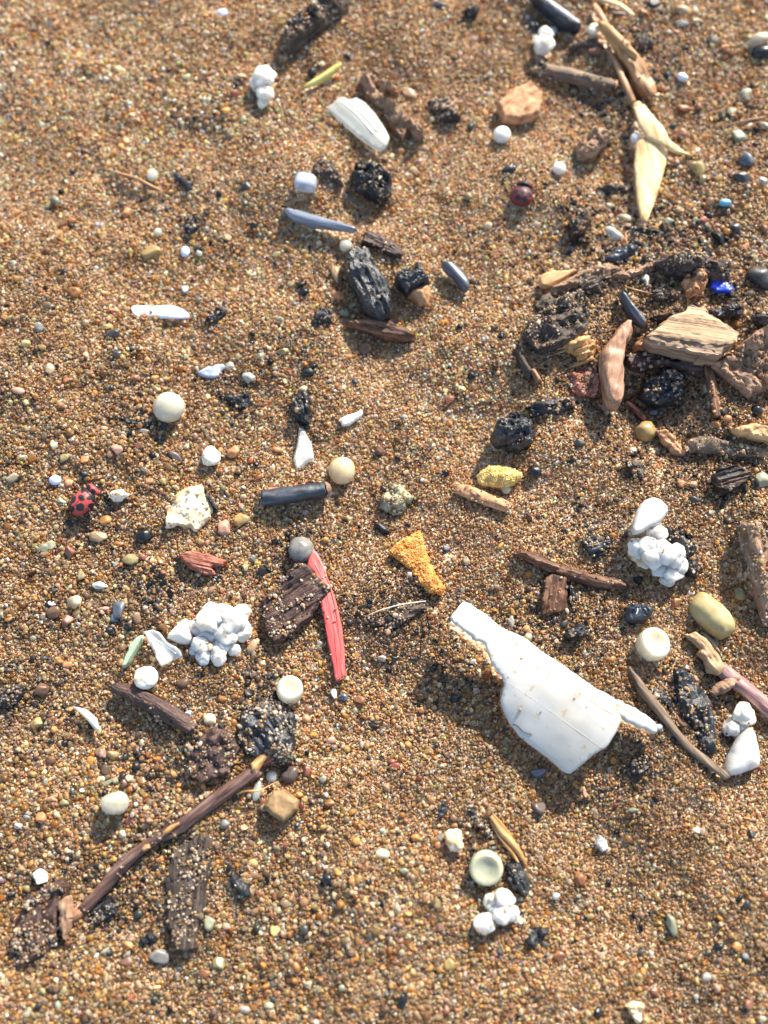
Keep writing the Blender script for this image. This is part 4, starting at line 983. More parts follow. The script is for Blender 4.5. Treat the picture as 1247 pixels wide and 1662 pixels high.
FC = [(*k5(275, 830), 50, .9, .85, -20), (*k5(430, 830), 50, 1.1), (*k5(560, 620), 40, 1.1), (*k5(520, 920), 58, 1.05, .9, 0), (*k5(650, 870), 58, 1.15), (*k5(770, 950), 56, 1.1), (*k5(850, 1060), 46, .9), (*k5(610, 1110), 50, 1.0, .75, -25),
      (*k5(740, 1170), 50, .9, .9, 30), (*k5(690, 1240), 32, .7), (*k5(360, 1000), 44, .35, .7, -30, 'shell_tan'), (*k5(255, 930), 38, .3, .7, -30, 'shell_tan')]
R = foam('foam_chunk', 'white foam lump with rusty underside and a flat tab on top, at the right', 'I', FC, lump=.26)
VF, _ = slab([(1023, 868), (1031, 835), (1042, 815), (1058, 806), (1072, 810), (1087, 826), (1078, 842), (1068, 852), (1055, 856), (1040, 866)], 1.0, rough=.04, smooth=1, lift=2.4, e0=.4, edge=.5, jit=.03, curve=.4); add('flat_tab', VF, 'plastic_white', parent=R)
foam('foam_chunk', 'cluster of small white foam beads below the greenish dimpled pellet', 'K',
     [(1118, 768, 44, 1.0), (1192, 722, 46, 1.0), (1208, 652, 44, 1.0), (1150, 655, 34, .8, 1, 0, 'foam_cream'), (1245, 715, 36, .8), (1240, 650, 26, .8), (1270, 745, 28, .7, .6, -30, 'foam_cream'), (1160, 700, 28, .9)])
R = foam('foam_chunk', 'white foam triangle with a stained round bead at the lower right edge', 'I', [(1132, 1010, 50, 1.3, 1, 0, 'foam_cream'), (1072, 1072, 40, .8), (1105, 1060, 36, .8)])
VF, _ = slab([(1178, 1258), (1180, 1238), (1192, 1212), (1205, 1190), (1216, 1178), (1228, 1184), (1236, 1215), (1241, 1243), (1220, 1252), (1196, 1260)], 2.2, rough=.06, smooth=1, lift=1.2, e0=.2, edge=1.8, jit=.04, tilt=(.05, .05)); add('triangle_block', VF, 'foam_white', parent=R)
chip('foam_triangle', 'foam', 'small cream triangular foam piece touching the large foam chunk', 'G',
     [(790, 632), (850, 570), (880, 540), (902, 545), (912, 590), (928, 630), (918, 660), (880, 670), (820, 650)], 2.2, 'foam_cream', **S_(lift=1.0, e0=.2, edge=1.6))
chip('foam_wedge', 'foam', 'orange granular foam wedge in the middle of the sand', 'H',
     [(658, 225), (710, 175), (800, 122), (822, 150), (828, 200), (840, 240), (860, 285), (900, 360), (930, 400), (915, 432), (850, 417), (810, 380), (760, 310), (705, 265)], 1.5, 'foam_orange',
     rough=.2, lift=.9, jit=.12, e0=.55, edge=.7, s=.22, sharp=None)
chip('foam_lump', 'foam', 'pale yellow rough foam lump right of centre, above the sand coated root', 'E',
     [(1080, 1068), (1100, 1045), (1120, 1028), (1180, 1012), (1250, 1025), (1298, 1050), (1300, 1090), (1262, 1115), (1200, 1122), (1150, 1125), (1105, 1105)], 2.4, 'foam_yellow', rough=.3, smooth=1, lift=1.15, jit=.2, e0=.2, edge=2.0, s=.22)
def granules(o, V, F, m, count, size, name='granules'):
    t = BVHTree.FromPolygons([Vector(v) for v in V], [list(map(int, f)) for f in F]); lo, hi = V.min(0), V.max(0); GV, GF = [], []
    r = np.random.default_rng(count); iv, if_ = ICO[1]
    while len(GF) < count * len(if_):
        q = lo[:2] + r.random(2) * (hi - lo)[:2]; h = t.ray_cast(Vector((q[0], q[1], 50)), Vector((0, 0, -1)))[0]
        if h is None:
            continue
        k = len(GV) * len(iv); s_ = size * np.exp(r.normal(0, .3))
        GV.append(iv * s_ * np.exp(r.normal(0, .2, 3)) * (1 + .2 * r.normal(size=(len(iv), 1))) + np.array(h) + [0, 0, -.1 * size]); GF += [[i + k for i in f] for f in if_]
    V2 = np.concatenate(GV); loc = np.array(o.location) / MM
    q = bpy.data.objects.new(name, raw_mesh(name, local(V2, loc, o.rotation_euler[2]), GF, material(m) if isinstance(m, str) else m)); place(q, o); q['kind'] = 'stuff'
FO = [o for o in COL.objects if o.name == 'foam_wedge'][0]; granules(FO, *ALL[-2], 'foam_orange', 1600, .10)
FO = [o for o in COL.objects if o.name == 'foam_lump'][0]; granules(FO, *ALL[-1], 'foam_yellow', 1100, .09)
chip('sand_lump', 'stone', 'pale green crumbly lump below the centre left of the yellow foam', 'E',
     [(610, 1200), (640, 1140), (690, 1110), (740, 1130), (775, 1180), (740, 1225), (700, 1265), (640, 1250)], 1.3, mat('sage', [srgb(118, 118, 90), srgb(152, 152, 120), srgb(176, 176, 144)], (900, 900, 900), .6, .4, 1, .2), rough=.7, lift=.55, jit=.35, s=.22, sandy=.65)
chip('sand_lump', 'sand lump', 'pale crusty lump right of the first ladybird', 'D',
     [(520, 1175), (545, 1145), (590, 1135), (625, 1160), (600, 1185), (550, 1195)], 1.6, 'foam_cream', rough=.6, lift=.8, jit=.2, s=.22, sandy=.4)

# ------------------------------------------------------------------ ladybirds
def grid_faces(n, m, flip=False):
    F = [(i * m + j, i * m + j + 1, (i + 1) * m + j + 1, (i + 1) * m + j) for i in range(n - 1) for j in range(m - 1)]
    return [f[::-1] for f in F] if flip else F

def ladybird(label, px, py, length_px, head_deg, spots, red, wid=.56, tall=.36, body_up=.35):
    L_ = length_px * px_mm(px, py)
    x, y, z = ground_at(px, py, 1.0)
    hd = math.radians(head_deg)
    loc = np.array([x, y, z + .05])
    o = bpy.data.objects.new('ladybird', None); place(o); o.empty_display_size = .002
    o.location = loc * MM; o.rotation_euler = (0, math.radians(-3), hd); tag(o, label, 'ladybird')
    def part(name, V, F, m, col=None):
        V = np.array(V)
        me = raw_mesh(name, V, F, m, None, col); q = bpy.data.objects.new(name, me); place(q, o)
        c, s = math.cos(hd), math.sin(hd)
        ALL.append((np.c_[V[:, 0] * c - V[:, 1] * s, V[:, 0] * s + V[:, 1] * c, V[:, 2]] + loc, F))
        return q
    # body: abdomen, thorax and head in one skin, along +x
    W, H = L_ * wid, L_ * tall
    prof = [(-.50, .02), (-.47, .5), (-.38, .8), (-.2, .96), (0, 1), (.14, .92), (.22, .7), (.25, .58), (.30, .64), (.37, .60), (.41, .44), (.43, .40), (.47, .36), (.50, .22), (.515, .02)]
    V, F = [], []
    for t, r in prof:
        for k in range(20):
            a = 2 * math.pi * k / 20
            V.append((t * L_, math.cos(a) * r * W * .47, H * .38 + math.sin(a) * r * H * (.42 if math.sin(a) > 0 else .3)))
    for i in range(len(prof) - 1):
        for k in range(20):
            k2 = (k + 1) % 20; F.append((i * 20 + k, (i + 1) * 20 + k, (i + 1) * 20 + k2, i * 20 + k2)[::-1])
    part('body', V, F, material('beetle_black'))
    shell = None
    if not shell:
        shell = mat('beetle_shell_%d' % round(red[0] * 1000), [red], (700, 700, 700), .5, .4, .15, .03)
        nt_ = shell.node_tree; at_ = nt_.nodes.new('ShaderNodeAttribute'); at_.attribute_name = 'col'
        nt_.links.new(at_.outputs['Color'], nt_.nodes['Principled BSDF'].inputs['Base Color'])
        nt_.nodes['Principled BSDF'].inputs['Coat Weight'].default_value = .05
    blk = np.array((.012, .012, .013)); redc = np.array(red)
    def paint(V, sp):
        V = np.array(V); c = np.tile(redc, (len(V), 1)) * (1 + .12 * fbm(V * 3, 5, 2))[:, None]
        w = np.zeros(len(V))
        for sx_, sy_, ra, rb, an in sp:
            ca, sa = math.cos(an), math.sin(an)
            dx = V[:, 0] / L_ - sx_; dy = V[:, 1] / L_ - sy_
            a = (dx * ca + dy * sa) / (ra * 1.28); b = (-dx * sa + dy * ca) / (rb * 1.28)
            d = np.hypot(a, b) + .14 * noise(V * 4, 3)
            w = np.maximum(w, np.clip((1.1 - d) / .2, 0, 1))
        return c * (1 - w[:, None]) + blk * w[:, None]
    n, m = 84, 56
    for sgn in (1, -1):                                     # wing cases
        V = []
        for i in range(n):
            t = i / (n - 1); xx = .24 - .76 * t
            q = (t - .5) * 2
            hw = W * .5 * (max(0, 1 - abs(q) ** 2.7)) ** .5 * (1.03 - .10 * t)
            for j in range(m):
                a = j / (m - 1) * math.radians(100)         # seam to side
                V.append((xx * L_, sgn * (.008 * L_ + math.sin(a) * hw), H * .22 + math.cos(a) * H * .78 * (max(0, 1 - abs(q) ** 2.6)) ** .5))
        inner = [(v[0] * .99, v[1] * .96, v[2] - .02 * L_) for v in V]
        F = grid_faces(n, m, sgn > 0)
        k = len(V)
        F2 = F + [tuple(i + k for i in f[::-1]) for f in F]
        part('wing_case', V + inner, F2, shell, paint(V + inner, [s for s in spots['wing'] if s[1] * sgn >= -.06]))
    V = []                                                   # pronotum
    for i in range(24):
        t = i / 23; q = (t - .5) * 2
        hw = W * .37 * (max(0, 1 - abs(q) ** 2.4)) ** .5
        for j in range(32):
            a = (j / 31 - .5) * math.radians(200)
            V.append(((.44 - .215 * t) * L_, math.sin(a) * hw, H * .30 + math.cos(a) * H * .52 * (max(0, 1 - abs(q) ** 2.6)) ** .5))
    part('pronotum', V, grid_faces(24, 32), shell, paint(V, spots['pronotum']))
    for sgn in (1, -1):                                      # legs and feelers
        for t, an in ((.28, 35), (.12, 85), (-.08, 130)):
            a = math.radians(an)
            p0 = np.array([t * L_, sgn * W * .28, H * .22]); p1 = p0 + np.array([math.cos(a) * .16 * L_, sgn * math.sin(a) * .17 * L_ + sgn * .10 * L_, .04 * L_]); p2 = p1 + np.array([math.cos(a) * .10 * L_, sgn * .06 * L_, -.13 * L_])
            Q = _spline(np.array([np.r_[p0, .028 * L_], np.r_[p1, .022 * L_], np.r_[p2, .012 * L_]]), 8); LV, LF = [], []
            for i, q in enumerate(Q):
                for k in range(7):
                    th = 2 * math.pi * k / 7; LV.append((q[0] + math.cos(th) * q[3] * .7, q[1] + math.cos(th) * q[3] * .7, q[2] + math.sin(th) * q[3]))
            for i in range(7):
                for k in range(7):
                    k2 = (k + 1) % 7; LF.append((i * 7 + k, i * 7 + k2, (i + 1) * 7 + k2, (i + 1) * 7 + k))
            part('leg', LV, LF, material('beetle_black'))
        Q = _spline(np.array([[.49 * L_, sgn * .06 * L_, H * .40], [.56 * L_, sgn * .12 * L_, H * .45], [.60 * L_, sgn * .17 * L_, H * .36]]), 7); LV, LF = [], []
        for i, q in enumerate(Q):
            for k in range(6):
                th = 2 * math.pi * k / 6; LV.append((q[0], q[1] + math.cos(th) * .010 * L_, q[2] + math.sin(th) * .010 * L_))
        for i in range(6):
            for k in range(6):
                k2 = (k + 1) % 6; LF.append((i * 6 + k, i * 6 + k2, (i + 1) * 6 + k2, (i + 1) * 6 + k))
        part('antenna', LV, LF, material('beetle_black'))

ladybird('elongated red ladybird with large black blotches near the left edge', 137, 808, 60, 50,
         {'wing': [(.13, .13, .055, .045, 0), (.10, -.14, .055, .045, 0), (-.03, 0, .085, .06, 1.5), (-.22, .16, .09, .075, .3), (-.24, -.13, .09, .075, -.3), (-.42, .02, .06, .07, 0), (-.40, .14, .05, .05, 0), (-.02, .26, .06, .03, 0), (-.04, -.27, .06, .03, 0)],
          'pronotum': [(.31, .09, .055, .06, 0), (.31, -.09, .04, .05, 0)]}, srgb(172, 66, 62))
ladybird('round dark red ladybird with black spots below the orange brown wood chip', 849, 311, 42, 75,
         {'wing': [(.1, .14, .08, .07, 0), (.1, -.14, .08, .07, 0), (-.1, 0, .09, .09, 0), (-.12, .26, .08, .07, 0), (-.12, -.26, .08, .07, 0), (-.32, .14, .09, .08, 0), (-.32, -.14, .09, .08, 0), (.16, .3, .05, .05, 0), (.16, -.3, .05, .05, 0)],
          'pronotum': [(.33, 0, .09, .12, 0)]}, srgb(104, 34, 38), wid=.84, tall=.46)

# ------------------------------------------------------------------ pellets and beads
def pellet(label, c, x, y, r, m='pellet_white', ry=None, name='plastic_pellet', cat='plastic pellet', **kw):
    px, py = cp(c, [(x, y)])[0]; s = KC if c != 'P' else 1
    kw = {**dict(lump=.03, fine=.006, up=.3, lod=4), **kw}
    return add(name, blob(px, py, r * s, (ry or r) * s, **kw), m, label, cat)

pellet('milky round plastic pellet in the left half, the roundest one', 'D', 815, 745, 75, rz=1.7, up=.5)
pellet('cream round plastic pellet right of the short charred twig', 'E', 430, 1050, 66, 'pellet_cream', rz=1.5, up=.45)
# short cylinder with a flat top
def cyl_pellet(label, px, py, r, m, h=.62, tilt=(0, 0), dim=0.0, up=.4):
    k = px_mm(px, py); R_ = r * k
    prof = [(0, -h)] + [(.8, -h), (.95, -h * .8), (1, -h * .45), (1.01, 0), (1, h * .55), (.95, h * .82), (.88, h * .96), (.78, h)] + [(t, h - dim * (1 - (t / .78) ** 2)) for t in (.62, .45, .28, .12)] + [(0, h - dim)]
    V, F = [], []; n = 40
    for a, b in prof:
        for j in range(n):
            th = 2 * math.pi * j / n; V.append((max(a, .004) * math.cos(th), max(a, .004) * math.sin(th), b))
    V = np.array(V)
    V = V * (1 + .03 * fbm(V * 1.2 + px, 3, 2) + .006 * fbm(V * 7 + px, 9, 2))[:, None]
    for i in range(len(prof) - 1):
        for j in range(n):
            j2 = (j + 1) % n; F.append((i * n + j, i * n + j2, (i + 1) * n + j2, (i + 1) * n + j))
    V = rot_e(V * R_, tilt[0], tilt[1], 0)
    half = np.abs(V[:, 2]).max(); _, _, zg = ground_at(px, py, half * up); zc = zg + half * up; x, y = at(px, py, zc)
    return add('plastic_pellet', (V + np.array([float(x), float(y), zc]), F), m, label, 'plastic pellet')
cyl_pellet('white drum shaped plastic pellet just above the broad rounded charcoal piece', 471, 1120, 21.5, 'pellet_white', .7, (-.25, .05), .07, .9)
cyl_pellet('white dimpled plastic pellet right of the veined black stone', 1060, 1046, 26, 'pellet_white', .55, (-.22, .28), .26, .8)
cyl_pellet('large greenish plastic pellet with a dimple near the bottom', 789, 1408, 27, 'pellet_green', .5, (.15, -.05), .26, .7)
pellet('lumpy milky white pellet above the red specks in the lower left', 'J', 557, 187, 68, ry=57, lump=.16, up=.5, rz=1.7, cuts=4, cutd=(.75, .95))
pellet('ridged cream foam bead below the pale green sliver', 'G', 706, 830, 57, 'foam_cream', name='foam_bead', cat='foam bead', lump=.12, fine=.06, up=.8, ridges=.05)
pellet('white bead right of the orange brown flat wood chip', 'B', 1203, 650, 42, 'foam_white', name='foam_bead', cat='foam bead', up=.6)
pellet('rough white foam bead beside an orange pebble on the left', 'D', 1015, 982, 45, 'foam_cream', name='foam_bead', cat='foam bead', lump=.15, fine=.12, up=.7)
pellet('white bead at the base of the straw blade', 'C', 612, 667, 30, 'foam_white', name='foam_bead', cat='foam bead', up=1.6)
pellet('small white bead beside the tiny charcoal rod at the upper left', 'A', 735, 846, 28, 'pellet_white', name='bead', cat='bead', ry=32, up=.6, dimple=.25)
pellet('bluish white bead beside the first ladybird', 'D', 266, 1097, 30, stone_mat('bluish white'), name='bead', cat='bead', ry=25, up=.5)
pellet('tiny white bead straight above the white film strip', 'A', 762, 1120, 21, 'pellet_white', name='bead', cat='bead', up=.5)
pellet('tiny bluish pearl right of the flat yellow pebble at the upper left', 'A', 893, 1213, 22, stone_mat('bluish white'), name='bead', cat='bead', ry=28, up=.5)
pellet('pale yellow bead below the yellow foam lump', 'E', 1222, 1140, 23, 'pellet_cream', name='bead', cat='bead', up=.9)
pellet('small cream bead by the neck of the big white shard', 'I', 92, 635, 19, 'pellet_cream', name='bead', cat='bead', up=.7)
pellet('white bead touching the left side of the blurred bark above the charcoal slab', 'B', 450, 1185, 32, 'pellet_white', name='bead', cat='bead', up=.6)
pellet('blurred white bead right of the second ladybird', 'C', 240, 812, 32, 'foam_white', name='foam_bead', cat='foam bead', up=.4)
pellet('square milky pebble beside the dark charcoal flake, above the blue shell sliver', 'B', 257, 880, 52, stone_mat('bluish white', True), ry=40, name='pebble', cat='pebble', power=.6, ang=-12, up=.5, rz=1.2)
pellet('bluish bead inside the curved sandy charcoal at the right', 'I', 826, 206, 25, stone_mat('bluish white'), ry=32, name='bead', cat='bead', up=.9)
pellet('small bluish bead at the tip of the split white tail', 'I', 715, 1070, 24, stone_mat('bluish white', True), ry=18, name='bead', cat='bead', up=.7, lump=.2)
pellet('pale cream bead on top of the large grooved charcoal slab', 'E', 603, 214, 23, 'foam_cream', name='bead', cat='bead', zabs=ground_at(613, 482)[2] + 2.7, lump=.25)
pellet('white oblong bead by the end of the thin orange fibre', 'K', 22, 130, 21, 'pellet_white', ry=50, name='bead', cat='bead', ang=-12, up=.6)
pellet('round white bead at the upper edge of the purple grey pebble', 'K', 93, 60, 28, 'pellet_white', name='bead', cat='bead', up=.6)
pellet('white nacre shell fragment at the lower left edge', 'J', 200, 552, 42, 'shell_white', ry=34, name='shell_fragment', cat='shell', lump=.25, cuts=5, up=.5, ang=-25, rz=.8)
pellet('rough grey round pellet at the top of the red plastic strip', 'H', 232, 216, 62, stone_mat('grey'), name='pebble', cat='pebble', fine=.05, lump=.06, up=.6, rz=1.4)
pellet('tan stained foam bit left of the greenish dimpled pellet', 'K', 976, 362, 42, 'shell_tan', ry=50, name='foam_bead', cat='foam bead', lump=.3, fine=.12, up=.7)
pellet('white bead at the left tip of the short white husk, top right', 'C', 412, 142, 32, 'foam_cream', name='foam_bead', cat='foam bead', ry=24, up=1.2, lump=.2)

for w_ in STONE:
    c_ = np.array(STONE[w_]); g_ = c_.mean(); STONE[w_] = tuple(np.clip((g_ + (c_ - g_) * .82) * np.array((.82, .78, .70)), .01, .7))
